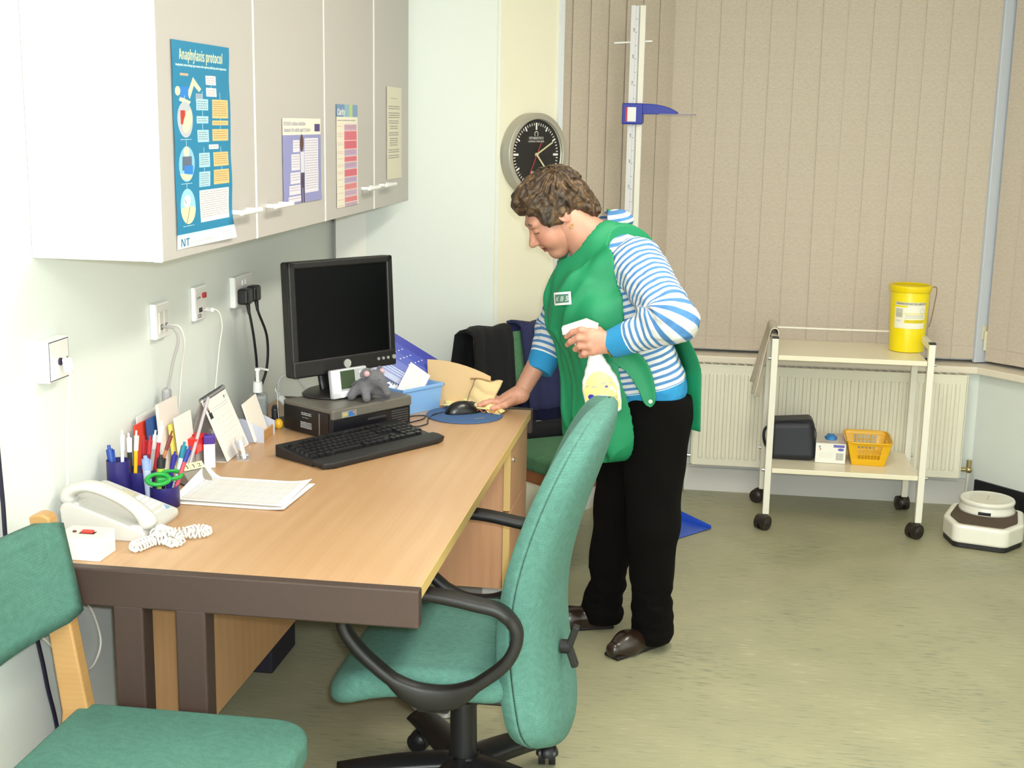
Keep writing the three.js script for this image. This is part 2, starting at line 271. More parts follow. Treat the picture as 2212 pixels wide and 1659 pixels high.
/* ---------- posters on the doors ---------- */
const scrib = (c, x, y, w, lines, lh, col = '#666', lw = 1) => { c.fillStyle = col; let s = 3; for (let i = 0; i < lines; i++) { let px = x; while (px < x + w - 4) { s = (s * 16807) % 2147483647; const ww = 4 + s % 12; c.fillRect(px, y + i * lh, Math.min(ww, x + w - px), lw); px += ww + 3; } } };
const posterTex = {
  blue: canvasTex(512, 1340, (c, w, h) => {
    c.fillStyle = '#1f7ea6'; c.fillRect(0, 0, w, h);
    c.fillStyle = '#e9dcae'; c.font = 'bold 74px sans-serif'; c.save(); c.translate(60, 118); c.scale(0.52, 1.25); c.fillText('Anaphylaxis protocol', 0, 0); c.restore();
    c.font = 'bold 20px sans-serif'; c.fillStyle = '#f4f2e8'; c.save(); c.translate(26, 160); c.scale(0.54, 1); c.fillText('Anaphylaxis: severe allergic-type reaction with respiratory difficulty and/or hypotension', 0, 0); c.restore();
    c.fillStyle = '#caa98c'; c.fillRect(60, 205, 70, 16); c.fillRect(320, 205, 60, 16);
    // lying figure
    c.fillStyle = '#f3d9b5'; c.beginPath(); c.ellipse(40, 320, 22, 30, 0, 0, 7); c.fill(); c.beginPath(); c.moveTo(60, 355); c.lineTo(150, 385); c.lineTo(130, 410); c.lineTo(50, 380); c.fill(); c.beginPath(); c.moveTo(120, 330); c.lineTo(170, 225); c.lineTo(240, 300); c.lineTo(220, 320); c.lineTo(175, 280); c.lineTo(140, 370); c.fill(); c.fillStyle = '#2f7fd0'; c.fillRect(62, 290, 66, 72); c.fillStyle = '#9aa3b4'; c.fillRect(190, 330, 60, 55);
    const bx = (x, y, ww, hh, col, n) => { c.fillStyle = col; c.fillRect(x, y, ww, hh); scrib(c, x + 10, y + 14, ww - 20, n, 15, '#7d6b5c', 4); };
    const H_ = 1340, fb = (x, a, ww, b, col, n) => bx(x, a * H_, ww, (b - a) * H_, col, n);
    fb(285, 0.155, 96, 0.2, '#f7f4ee', 3); fb(285, 0.215, 96, 0.258, '#f7f4ee', 3);
    fb(196, 0.272, 104, 0.328, '#a9cfe4', 4); fb(338, 0.272, 150, 0.367, '#f2bd80', 7); fb(198, 0.357, 104, 0.393, '#a9cfe4', 2); fb(338, 0.378, 150, 0.402, '#f2bd80', 1); fb(200, 0.425, 104, 0.486, '#a9cfe4', 4); fb(338, 0.422, 150, 0.482, '#f2bd80', 4);
    fb(300, 0.5, 92, 0.523, '#f7f4ee', 1); fb(204, 0.54, 98, 0.612, '#a9cfe4', 5); fb(338, 0.54, 146, 0.612, '#f2bd80', 5); fb(204, 0.634, 98, 0.71, '#a9cfe4', 6); fb(336, 0.63, 146, 0.705, '#f2bd80', 5);
    fb(204, 0.727, 274, 0.888, '#faf5ee', 12);
    const ov = (fy, a, b) => { const y = fy * H_; c.save(); c.fillStyle = a; c.beginPath(); c.ellipse(98, y, 66, 116, 0, 0, 7); c.fill(); c.clip(); b(y); c.restore(); scrib(c, 50, y + 126, 96, 1, 10, '#d8e8f0', 4); };
    ov(0.375, '#b9bcc4', y => { c.fillStyle = '#c0392f'; c.fillRect(60, y - 60, 40, 90); c.fillStyle = '#f3d9b5'; c.beginPath(); c.ellipse(120, y + 10, 34, 80, 0.4, 0, 7); c.fill(); });
    ov(0.59, '#8cc0de', y => { c.fillStyle = '#f3d9b5'; c.beginPath(); c.ellipse(96, y - 80, 24, 34, 0, 0, 7); c.fill(); c.fillStyle = '#5f6a80'; c.fillRect(60, y - 50, 80, 90); c.fillStyle = '#2f7fd0'; c.fillRect(76, y + 10, 74, 58); c.fillStyle = '#f3d9b5'; c.beginPath(); c.ellipse(90, y + 84, 70, 20, 0.2, 0, 7); c.fill(); });
    ov(0.797, '#9ccbe6', y => { c.fillStyle = '#f6ddb2'; c.beginPath(); c.ellipse(98, y + 80, 110, 80, 0, 0, 7); c.fill(); c.fillStyle = '#e8eef2'; c.beginPath(); c.ellipse(92, y - 36, 30, 40, 0.4, 0, 7); c.fill(); c.strokeStyle = '#444'; c.lineWidth = 4; c.beginPath(); c.moveTo(80, y + 110); c.lineTo(112, y + 4); c.moveTo(70, y - 50); c.lineTo(84, y - 20); c.stroke(); });
    c.strokeStyle = '#d8e8f0'; c.lineWidth = 3; for (const [x0, y0, y1] of [[333, 0.2, 0.215], [248, 0.235, 0.272], [414, 0.235, 0.272], [250, 0.33, 0.357], [414, 0.368, 0.378], [250, 0.395, 0.425], [414, 0.404, 0.422], [250, 0.512, 0.54], [414, 0.512, 0.54], [250, 0.614, 0.634], [414, 0.614, 0.63], [96, 0.26, 0.285], [96, 0.475, 0.503], [96, 0.685, 0.71]]) { c.beginPath(); c.moveTo(x0, y0 * H_); c.lineTo(x0, y1 * H_); c.stroke(); }
    c.fillStyle = '#f9f3ea'; c.fillRect(0, 1262, w, 78); c.fillStyle = '#c5dae6'; c.fillRect(0, 1246, w, 18);
    c.fillStyle = '#1f6f96'; c.font = 'bold 74px sans-serif'; c.save(); c.translate(26, 1328); c.scale(0.78, 1); c.fillText('NT', 0, 0); c.restore(); c.fillStyle = '#5b7f90'; c.font = '24px sans-serif'; c.save(); c.translate(110, 1318); c.scale(0.8, 1); c.fillText('Nursing your ambitions', 0, 0); c.restore();
    scrib(c, 390, 1284, 90, 3, 16, '#8aa', 4);
  }),
  purple: canvasTex(512, 330, (c, w, h) => { c.fillStyle = '#e7dfd2'; c.fillRect(0, 0, w, h); c.fillStyle = '#8f8fc0'; c.fillRect(0, 64, w, h - 64); c.fillStyle = '#6a6486'; c.font = 'bold 20px serif'; c.fillText('BTS/SIGN Asthma Guideline', 16, 28); c.fillText('Summary for adults aged 12 years +', 16, 52); c.fillStyle = '#4d3f78'; c.fillRect(424, 22, 76, 30);
    c.fillStyle = '#ded8e2'; for (const [x, y, ww, hh] of [[130, 84, 84, 46], [106, 138, 110, 62], [92, 208, 126, 44], [74, 258, 146, 36], [64, 300, 160, 22], [282, 78, 190, 216]]) { c.fillStyle = '#ded8e2'; c.fillRect(x, y, ww, hh); scrib(c, x + 8, y + 8, ww - 16, Math.floor(hh / 10) - 1, 10, '#8a84a0', 2); }
    c.fillStyle = '#5a3a36'; c.beginPath(); c.ellipse(244, 96, 24, 34, 0, 0, 7); c.fill(); c.fillStyle = '#d8d4dc'; c.fillRect(228, 130, 48, 86); c.fillStyle = '#4b3a52'; c.fillRect(228, 212, 48, 60); c.fillRect(228, 270, 18, 60); c.fillRect(256, 270, 18, 60); }),
  pink: canvasTex(400, 520, (c, w, h) => { c.fillStyle = '#e9e0cf'; c.fillRect(0, 0, w, h); const g = [['#6f8fb4', 0, 150], ['#8fb2c0', 150, 240], ['#b5c988', 240, 300], ['#7f9cc0', 300, 400]]; for (const [k, a, b] of g) { c.fillStyle = k; c.fillRect(a, 0, b - a, 62); } c.fillStyle = '#f4f1e6'; c.font = 'bold 44px sans-serif'; c.fillText('Clarity', 14, 54);
    const cols = ['#c8a6bb', '#dd7484', '#d9687a', '#bda6c4', '#dd7484', '#bda6c4', '#dd6f80', '#b9a6c8', '#e08a90', '#c8adc4', '#e2868c', '#c4abc4']; let y = 100; cols.forEach((k, i) => { const hh = [34, 50, 44, 36, 30, 36, 40, 34, 34, 34, 30, 30][i]; c.fillStyle = k; c.fillRect(140, y, 240, hh - 3); scrib(c, 150, y + 8, 210, Math.floor(hh / 10) - 1, 9, '#b05a70', 2); scrib(c, 12, y + 8, 110, Math.floor(hh / 12) - 1, 9, '#c08a86', 2); y += hh; }); scrib(c, 14, 78, 340, 1, 10, '#777', 4); }),
  notice: canvasTex(300, 420, (c, w, h) => { c.fillStyle = '#e6dfc9'; c.fillRect(0, 0, w, h); scrib(c, 80, 50, 130, 1, 12, '#aaa49a', 4); for (const [y, n, x0, ww] of [[86, 2, 30, 230], [116, 3, 30, 230], [152, 2, 40, 200], [176, 2, 60, 160], [206, 2, 40, 200], [232, 4, 60, 160], [284, 2, 30, 220], [310, 2, 30, 220]]) scrib(c, x0, y, ww, n, 10, '#7d7a78', 4); }),
};
function poster(name, label, z0, z1, y0, y1, tex, curl, x = CX) {
  const H = y1 - y0, W = z0 - z1;
  const g = sheet((u, v) => [x + 0.0016 + curl * (0.35 * Math.sin(v * 9 + u * 2) ** 2 * 0.4 + Math.max(0, 0.12 - v) * 6 * u ** 2 + 0.3 * (Math.max(0, u - 0.85) + Math.max(0, 0.1 - u)) * Math.sin(v * 15) ** 2), y0 + v * H, z0 - u * W], 16, 28, 0.0006);
  const m = solo(name, label, 'poster', g, std(0xffffff, 0.55, { map: tex })); return m;
}
poster('poster', 'tall blue Anaphylaxis protocol poster with curling lower corner on the nearest door', -2.515, -2.83, 1.332, 1.746, posterTex.blue, 0.012);
poster('poster', 'purple guideline poster with a standing figure on the second door', -3.196, -3.525, 1.379, 1.597, posterTex.purple, 0.003);
poster('poster', 'narrow pink and red striped table chart on the third door', -3.683, -3.914, 1.343, 1.638, posterTex.pink, 0.002);
poster('poster', 'plain cream typed notice on the farthest cabinet door', -4.284, -4.494, 1.40, 1.704, posterTex.notice, 0.002);

/* ---------- sockets, plugs and cables on the left wall ---------- */
const SY = 1.1;
function plate(label, z, y, w, h, d, rim) {
  const g = thing('wall_socket', label, 'socket', [XW, y, z]);
  part(g, 'back_box', bb(0, d, -h / 2, h / 2, -w / 2, w / 2, 0.003), M.whitePlastic);
  if (rim) part(g, 'face_rim', bb(d - 0.001, d + 0.0006, -h / 2 + 0.003, h / 2 - 0.003, -w / 2 + 0.003, w / 2 - 0.003, 0), std(0x5a5560, 0.5));
  part(g, 'face_plate', bb(d - 0.001, d + (rim ? 0.0014 : 0.001), -h / 2 + 0.005, h / 2 - 0.005, -w / 2 + 0.005, w / 2 - 0.005, 0.001), std(0xe7e2df, 0.35)); return g;
}
{ const g = plate('white box socket with a dark rim, nearest the camera on the wall', -2.481, 1.102, 0.088, 0.088, 0.028, true);
  for (const s of [-1, 1]) { const q = cyl(0.003, 0.003, 0.002, 0, 0, 0, 10); q.rotateZ(Math.PI / 2); q.translate(0.0297, 0, s * 0.03); part(g, 'screw', q, M.chrome); }
  const q = cyl(0.008, 0.008, 0.004, 0, 0, 0, 16); q.rotateZ(Math.PI / 2); q.translate(0.0305, -0.004, 0); part(g, 'outlet', q, std(0x35304a, 0.4)); }
{ const g = plate('white data socket with two outlets, second along the wall', -3.034, 1.102, 0.084, 0.088, 0.016, false);
  for (const dz of [0.014, -0.014]) { part(g, 'outlet', bb(0.0165, 0.0195, -0.03, 0.022, dz - 0.011, dz + 0.011, 0.001), std(0xd9d6cf, 0.4)); part(g, 'port', bb(0.0185, 0.0198, -0.022, -0.008, dz - 0.007, dz + 0.007, 0), std(0x77746c, 0.5)); } }
{ const g = plate('white alarm socket with a red switch, third along the wall', -3.296, 1.11, 0.084, 0.09, 0.012, false);
  part(g, 'red_switch', bb(0.012, 0.019, 0.012, 0.026, -0.026, -0.006, 0.002), std(0xb02630, 0.35)); part(g, 'keyhole', bb(0.012, 0.0145, -0.024, -0.012, -0.004, 0.018, 0.001), M.blackPlastic);
  part(g, 'lettering', sheet((u, v) => [0.0136, 0.010 + v * 0.012, 0.032 - u * 0.028], 1, 1, 0.0003), std(0xffffff, 0.5, { map: canvasTex(128, 48, (c, w, h) => { c.fillStyle = '#e7e2df'; c.fillRect(0, 0, w, h); c.fillStyle = '#222'; c.font = 'bold 34px sans-serif'; c.fillText('ALARM', 2, 36); }) })); 
  part(g, 'lettering', sheet((u, v) => [0.0136, -0.038 + v * 0.01, 0.026 - u * 0.022], 1, 1, 0.0003), std(0xffffff, 0.5, { map: canvasTex(128, 48, (c, w, h) => { c.fillStyle = '#777'; c.fillRect(0, 0, w, h); c.fillStyle = '#eee'; c.font = 'bold 34px sans-serif'; c.fillText('RESET', 4, 36); }) })); }
{ const g = plate('white double power socket above the hand gel, farthest on the wall', -3.613, 1.105, 0.146, 0.088, 0.016, false);
  for (const s of [-1, 1]) part(g, 'switch', bb(0.016, 0.0195, 0.016, 0.03, s * 0.012 - 0.005, s * 0.012 + 0.005, 0.001), M.whitePlastic); }
const cable = (name, label, pts, r, mat, plugParts) => { const g = thing(name, label, 'cable'); part(g, 'cord', tube(pts, r, 80, 8), mat); for (const [n, geo, m] of plugParts || []) part(g, n, geo, m); return g; };
cable('telephone_cable', 'white telephone cable hanging from the nearest wall socket', [[XW + 0.05, 1.078, -2.486], [XW + 0.045, 1.05, -2.486], [XW + 0.03, 0.95, -2.494], [XW + 0.02, 0.82, -2.502], [XW + 0.008, 0.73, -2.50], [XW + 0.008, 0.64, -2.53], [XW + 0.008, 0.546, -2.579], [XW + 0.009, 0.489, -2.618], [XW + 0.01, 0.413, -2.641], [XW + 0.01, 0.38, -2.607], [XW + 0.01, 0.378, -2.573], [XW + 0.018, 0.44, -2.471], [XW + 0.018, 0.486, -2.425], [XW + 0.016, 0.55, -2.36]], 0.0028, std(0xf1ead9, 0.5), [['plug', tr(box(0.016, 0.030, 0.015, 0, 0, 0, 0.003), XW + 0.044, 1.09, -2.486, 0, 0, 0.15), M.whitePlastic]]);
cable('network_cable', 'grey network cable with an inline adaptor hanging from the data socket', [[XW + 0.02, 1.088, -3.022], [XW + 0.05, 1.085, -3.022], [XW + 0.06, 1.06, -3.022], [XW + 0.045, 1.0, -3.02], [XW + 0.03, 0.93, -3.02], [XW + 0.02, 0.86, -3.02], [XW + 0.02, 0.735, -3.03]], 0.0038, std(0xaaa6a4, 0.5), [['adaptor', tr(box(0.02, 0.1, 0.03, 0, 0, 0, 0.01, 4), XW + 0.026, 0.885, -3.02), std(0xa29fa1, 0.5)]]);
cable('network_cable', 'pale second network cable beside the grey one', [[XW + 0.02, 1.088, -3.05], [XW + 0.05, 1.085, -3.052], [XW + 0.06, 1.05, -3.06], [XW + 0.04, 0.97, -3.085], [XW + 0.025, 0.85, -3.09], [XW + 0.02, 0.735, -3.09]], 0.003, std(0xd8d3cd, 0.5));
cable('alarm_cable', 'thin white cable plugged into the alarm socket', [[XW + 0.016, 1.09, -3.302], [XW + 0.045, 1.087, -3.325], [XW + 0.05, 1.05, -3.345], [XW + 0.035, 0.98, -3.36], [XW + 0.02, 0.85, -3.36], [XW + 0.02, 0.735, -3.36]], 0.0018, std(0xeeeae0, 0.5), [['plug', tr(box(0.03, 0.011, 0.011, 0, 0, 0, 0.003), XW + 0.03, 1.091, -3.31, 0, -0.6), M.whitePlastic]]);
for (const [z, lab, path] of [[-3.578, 'black power plug and lead in the left half of the double socket', [[0.04, 1.062], [0.045, 1.04], [0.05, 0.96, -0.02], [0.045, 0.86, -0.05], [0.03, 0.78, -0.06], [0.02, 0.735, -0.07]]], [-3.65, 'black power plug and lead in the right half of the double socket', [[0.04, 1.066], [0.045, 1.04], [0.06, 0.96, -0.03], [0.055, 0.86, -0.035], [0.03, 0.78, -0.02], [0.02, 0.735, -0.01]]]]) {
  const g = thing('power_plug', lab, 'plug', [XW, 0, z], 0, null);
  part(g, 'plug_body', box(0.032, 0.046, 0.048, 0.033, 1.092, 0, 0.008, 3), M.blackPlastic); part(g, 'strain_relief', rod([0.04, 1.072, 0], [0.044, 1.04, 0], 0.0065, 10, 0.004), M.blackPlastic);
  part(g, 'cord', tube(path.map(p => [p[0], p[1], p[2] || 0]), 0.004, 60, 8), M.blackPlastic);
}
cable('black_cable', 'black cable hanging down the wall behind the near wooden chair', [[XW + 0.008, 1.2, -2.25], [XW + 0.008, 0.928, -2.264], [XW + 0.008, 0.862, -2.268], [XW + 0.009, 0.737, -2.275], [XW + 0.008, 0.629, -2.334], [XW + 0.009, 0.485, -2.379], [XW + 0.009, 0.41, -2.397], [XW + 0.009, 0.326, -2.422], [XW + 0.02, 0.12, -2.44]], 0.0045, std(0x16142a, 0.45));

/* ---------- wall clock on the cream wall ---------- */
{ const n = V(-(D_[1] - B_[1]), 0, D_[0] - B_[0]).normalize(), c = along(B_, D_, 0.170), R = 0.155;
  const g = thing('wall_clock', 'round silver-rimmed wall clock with a black dial on the cream wall', 'clock', [c[0], 1.476, c[1]], Math.atan2(n.x, n.z));
  const rim = lathe([[R - 0.001, 0.001], [R, 0.004], [R, 0.046], [R - 0.003, 0.05], [R - 0.020, 0.05], [R - 0.023, 0.047], [R - 0.0235, 0.031], [0.02, 0.03], [0.0005, 0.03]].map(p => p), 64); rim.rotateX(Math.PI / 2); part(g, 'rim', rim, std(0xb9b4a6, 0.35, { metalness: 0.35 }));
  const face = canvasTex(1024, 1024, (x, w) => { x.fillStyle = '#100e12'; x.fillRect(0, 0, w, w); x.translate(512, 512); for (let i = 0; i < 60; i++) { x.save(); x.rotate(i * Math.PI / 30); x.fillStyle = '#f2efea'; if (i % 15 === 0) x.fillRect(-16, -462, 32, 104); else if (i % 5 === 0) x.fillRect(-13, -462, 26, 74); else x.fillRect(-7, -462, 14, 40); x.restore(); }
    x.strokeStyle = '#dcd8d2'; x.lineWidth = 13; x.beginPath(); x.arc(0, -300, 34, 2.2, 7.2); x.stroke(); x.fillStyle = '#dcd8d2'; x.textAlign = 'center'; x.font = 'bold 50px sans-serif'; x.fillText('VITABIOTICS', 0, -222); x.font = 'bold 34px sans-serif'; x.fillText('LONDON, ENGLAND', 0, -180); x.font = 'italic bold 58px sans-serif'; x.fillText('Menopace', 40, 282); x.font = 'bold 54px sans-serif'; x.fillText('Osteocare', 40, 380); });
  const dial = new THREE.CircleGeometry(R - 0.0235, 64); dial.translate(0, 0, 0.0352); part(g, 'dial', dial, std(0xffffff, 0.5, { map: face }));
  const hand = (name, ang, l, back, w, mat, z) => { const q = box(w, l + back, 0.0015, 0, (l - back) / 2, 0, 0.0005); q.rotateZ(-ang); q.translate(0, 0, z); part(g, name, q, mat); };
  const cm = std(0xd9cfa8, 0.4); hand('minute_hand', 1.08, 0.098, 0.008, 0.006, cm, 0.038); hand('hour_hand', 2.40, 0.07, 0.008, 0.007, cm, 0.0395); hand('second_hand', 3.60, 0.105, 0.05, 0.003, std(0xc0352c, 0.4), 0.041);
  const pin = cyl(0.006, 0.006, 0.008, 0, 0, 0, 16); pin.rotateX(Math.PI / 2); pin.translate(0, 0, 0.039); part(g, 'pin', pin, cm);
  const gl = new THREE.CircleGeometry(R - 0.021, 48); gl.translate(0, 0, 0.0475); part(g, 'glass', gl, phys(0xffffff, 0.02, { transmission: 1, thickness: 0, ior: 1.3, side: THREE.DoubleSide }));
}

/* ---------- height rule ---------- */
{ const g = thing('height_measure', 'white height measuring rule with blue slider standing before the blinds', 'height rule', [-0.285, 0, -5.18], -0.12);
  const tick = canvasTex(128, 2048, (c, w, h) => { c.fillStyle = '#dcd9da'; c.fillRect(0, 0, w, h); c.fillStyle = '#6b6870'; for (let i = 0; i < 400; i++) { const y = i * h / 400; c.fillRect(72, y, i % 10 ? (i % 5 ? 10 : 18) : 28, i % 10 ? 1 : 2); } c.fillStyle = '#333'; c.font = 'bold 22px sans-serif'; for (let i = 1; i < 20; i++) c.fillText(String(200 - i * 10).slice(0, 2), 38, i * h / 20); c.fillStyle = '#8d8a92'; c.fillRect(116, 0, 6, h); });
  const bx = (x0, x1, y0, y1, z0, z1, r) => bb(x0, x1, y0, y1, z0, z1, r);
  part(g, 'scale_strip', sheet((u, v) => [-0.028 + u * 0.032, 0.06 + v * 1.98, 0.0075], 1, 20, 0.002), std(0xffffff, 0.5, { map: tick }));
  part(g, 'column', [bx(-0.028, 0.004, 0.03, 2.04, -0.008, 0.006, 0.001), bx(0.006, 0.028, 0.03, 2.04, -0.008, 0.009, 0.002)], std(0xe9e3d6, 0.35));
  part(g, 'cross_bar', tr(box(0.15, 0.007, 0.02, 0, 0, 0, 0.003), -0.02, 1.905, -0.016, 0, 0, 0.05), M.whitePlastic);
  const sl = part(g, 'slider', [bx(-0.047, 0.032, 1.595, 1.675, 0.009, 0.03, 0.004), bx(-0.047, -0.03, 1.6, 1.67, -0.014, 0.012, 0.003), bx(0.028, 0.032, 1.6, 1.67, -0.014, 0.012, 0.002)], std(0x23309c, 0.35), 'blue plastic slider');
  part(sl, 'reading_window', bb(-0.026, 0.008, 1.605, 1.66, 0.028, 0.0315, 0.001), std(0xe9e6e6, 0.4)); part(sl, 'red_pointer', [bb(-0.034, -0.027, 1.605, 1.66, 0.028, 0.0318, 0.001)], std(0xc22a3c, 0.4));
  const sh = new THREE.Shape(); sh.moveTo(0.03, 1.672); sh.lineTo(0.05, 1.672); sh.quadraticCurveTo(0.12, 1.67, 0.165, 1.642); sh.lineTo(0.165, 1.636); sh.lineTo(0.03, 1.636); const ag = new THREE.ExtrudeGeometry(sh, { depth: 0.02, bevelEnabled: true, bevelSize: 0.002, bevelThickness: 0.002, bevelSegments: 2 }); ag.translate(0, 0, 0.0); part(g, 'head_arm', ag, std(0x23309c, 0.35)); part(g, 'head_plate', bx(0.1, 0.235, 1.633, 1.6365, -0.01, 0.05, 0.001), std(0x8c8aa4, 0.4));
  part(g, 'foot', box(0.16, 0.03, 0.14, -0.02, 0.015, -0.05, 0.01), std(0xd8d4cc, 0.4)); }

/* ---------- radiator ---------- */
{ const X0 = -0.01, X1 = 1.12, Y0 = 0.14, Y1 = 0.585, ZF = -5.585, ZBk = -5.665;
  const g = thing('radiator', 'cream fluted panel radiator below the middle window', 'radiator', [0, 0, 0]);
  const rc = std(0xeae4d0, 0.4);
  part(g, 'panel', bb(X0, X1, Y0, Y1, ZF - 0.012, ZF - 0.003, 0.004), rc);
  part(g, 'back_panel', bb(X0 + 0.01, X1 - 0.01, Y0 + 0.01, Y1 - 0.01, ZBk, ZBk + 0.01, 0.003), rc);
  const nR = 33, pr = (X1 - X0 - 0.04) / nR; const rg = (() => { const s = new THREE.Shape(), w = pr * 0.62; s.moveTo(-w / 2, 0); s.lineTo(-w / 2 + 0.004, 0.006); s.lineTo(w / 2 - 0.004, 0.006); s.lineTo(w / 2, 0); const L = Y1 - Y0 - 0.08, q = new THREE.ExtrudeGeometry(s, { depth: L, bevelEnabled: true, bevelSize: 0.0008, bevelThickness: 0.004, bevelSegments: 1 }); q.rotateX(Math.PI / 2); q.translate(0, L + 0.004, 0); return q; })();
  for (let i = 0; i < nR; i++) { const m = part(g, 'flute', rg, rc); m.position.set(X0 + 0.02 + pr * (i + 0.5), Y0 + 0.035, ZF - 0.003); }
  part(g, 'side_cover', [bb(X0 - 0.004, X0, Y0 + 0.005, Y1 + 0.004, ZBk, ZF - 0.002, 0.001)], rc); part(g, 'side_cover', [bb(X1, X1 + 0.004, Y0 + 0.005, Y1 + 0.004, ZBk, ZF - 0.002, 0.001)], rc);
  const gr = [bb(X0, X1, Y1 - 0.004, Y1 + 0.003, ZF - 0.014, ZF - 0.002, 0.001), bb(X0, X1, Y1 - 0.004, Y1 + 0.003, ZBk, ZBk + 0.008, 0.001)]; for (let i = 0; i <= 32; i++) { const x = X0 + (X1 - X0) * i / 32; gr.push(tr(box(0.005, 0.004, ZF - ZBk - 0.01, 0, 0, 0, 0), x, Y1, (ZF + ZBk) / 2, 0, 0.25)); }
  part(g, 'top_grille', gr, rc); part(g, 'grille_backing', bb(X0 + 0.002, X1 - 0.002, Y1 - 0.02, Y1 - 0.016, ZBk + 0.01, ZF - 0.015, 0), std(0xd6cfba, 0.6));
  // valves and pipes
  const v1 = part(g, 'thermostatic_valve', [cyl(0.014, 0.011, 0.05, -0.045, 0.225, -5.63, 16), cyl(0.009, 0.012, 0.02, -0.045, 0.26, -5.63, 12)], M.whitePlastic); part(v1, 'valve_ring', cyl(0.013, 0.013, 0.016, -0.045, 0.192, -5.63, 16), M.blackPlastic);
  part(g, 'pipe', [rod([-0.045, 0.185, -5.63], [-0.045, 0.005, -5.63], 0.0075), rod([-0.05, 0.172, -5.63], [0.0, 0.172, -5.63], 0.009)], M.chrome);
  part(g, 'lockshield_valve', [cyl(0.011, 0.011, 0.03, 1.165, 0.2, -5.63, 14), sph(0.016, 1.165, 0.172, -5.63, 14), rod([1.11, 0.172, -5.63], [1.165, 0.172, -5.63], 0.009)], std(0xb9a77c, 0.3, { metalness: 0.8 })); part(g, 'pipe', rod([1.165, 0.165, -5.63], [1.16, 0.005, -5.63], 0.0078), std(0xcfcac0, 0.4));
}

/* ---------- trolley ---------- */
{ const X0 = 0.297, X1 = 0.893, Z0 = -5.168, Z1 = -5.542, LT = 0.786;
  const g = thing('instrument_trolley', 'cream two-shelf trolley on black castors before the radiator', 'trolley', [0, 0, 0]);
  const t = 0.026, leg = bb(-t / 2, t / 2, 0.062, LT - 0.006, -t / 2, t / 2, 0.003);
  const cast = [[X0, Z0, 0.9], [X1, Z0, 0.7], [X0, Z1, -0.4], [X1, Z1, -1.3]];
  for (const [x, z, a] of cast) {
    const l = part(g, 'leg', leg, M.trolley); l.position.set(x, 0, z);
    const c = part(l, 'end_cap', bb(-t / 2, t / 2, LT - 0.006, LT + 0.001, -t / 2, t / 2, 0.002), M.blackPlastic);
    const w1 = new THREE.CylinderGeometry(0.03, 0.03, 0.018, 24); w1.rotateX(Math.PI / 2); const cg = [];
    for (const s of [-1, 1]) { const w = w1.clone(); w.translate(-0.016, 0.03, s * 0.014); cg.push(w); } const hood = new THREE.SphereGeometry(0.031, 20, 10, 0, Math.PI * 2, 0, Math.PI * 0.55); hood.translate(-0.014, 0.032, 0); cg.push(hood, cyl(0.009, 0.009, 0.02, 0, 0.058, 0, 12));
    const k = part(l, 'castor', cg, std(0x2a221d, 0.4)); k.rotation.y = a;
    part(l, 'bolt', [tr(cyl(0.006, 0.006, 0.012, 0, 0, 0, 10), (x < 0.5 ? -1 : 1) * (t / 2 + 0.004), 0.7, 0, 0, 0, Math.PI / 2), tr(cyl(0.006, 0.006, 0.012, 0, 0, 0, 10), (x < 0.5 ? -1 : 1) * (t / 2 + 0.004), 0.245, 0, 0, 0, Math.PI / 2)], M.chrome);
  }
  for (const y of [0.715, 0.255]) part(g, 'shelf', [bb(X0 + 0.014, X1 - 0.014, y - 0.02, y, Z1 - 0.01, Z0 + 0.012, 0.003)], phys(0xf0e6cc, 0.28));
  part(g, 'back_rail', rod([X0, 0.768, Z1], [X1, 0.768, Z1], 0.005), M.trolley);
  for (const x of [X0, X1]) part(g, 'side_rail', bb(x - 0.012, x + 0.012, LT - 0.03, LT - 0.006, Z1 + 0.012, Z0 - 0.012, 0.003), M.trolley);
}
/* towel over the left side rail */
{ const f = (u, v) => { // u along z, v over the rail from inside bottom to outside bottom
    const z = -5.50 + u * 0.235, s = v * 0.34; let x, y; const R = 0.016, li = 0.045;
    if (s < li) { x = 0.297 + R; y = 0.79 - (li - s); } else if (s < li + R * Math.PI) { const a = (s - li) / R; x = 0.297 + Math.cos(a) * R; y = 0.79 + Math.sin(a) * R; } else { const d = s - li - R * Math.PI; x = 0.297 - R - d * 0.19; y = 0.79 - d; }
    const d = Math.max(0, s - li - R * 3.14); return [x - Math.sin(u * 13) * 0.06 * d - 0.015 * d * Math.sin(u * 29), y - (u < 0.45 ? 0 : 0.10 * d) - 0.01 * d * Math.sin(u * 22), z + 0.01 * Math.sin(v * 9)]; };
  solo('towel', 'cream hand towel draped over the left rail of the trolley', 'towel', sheet(f, 40, 44, 0.004), std(0xffffff, 0.95, { map: clothMap(0xe8dcc8, 0.12, [6, 8]), bumpMap: weaveBump, bumpScale: 0.001 })); }
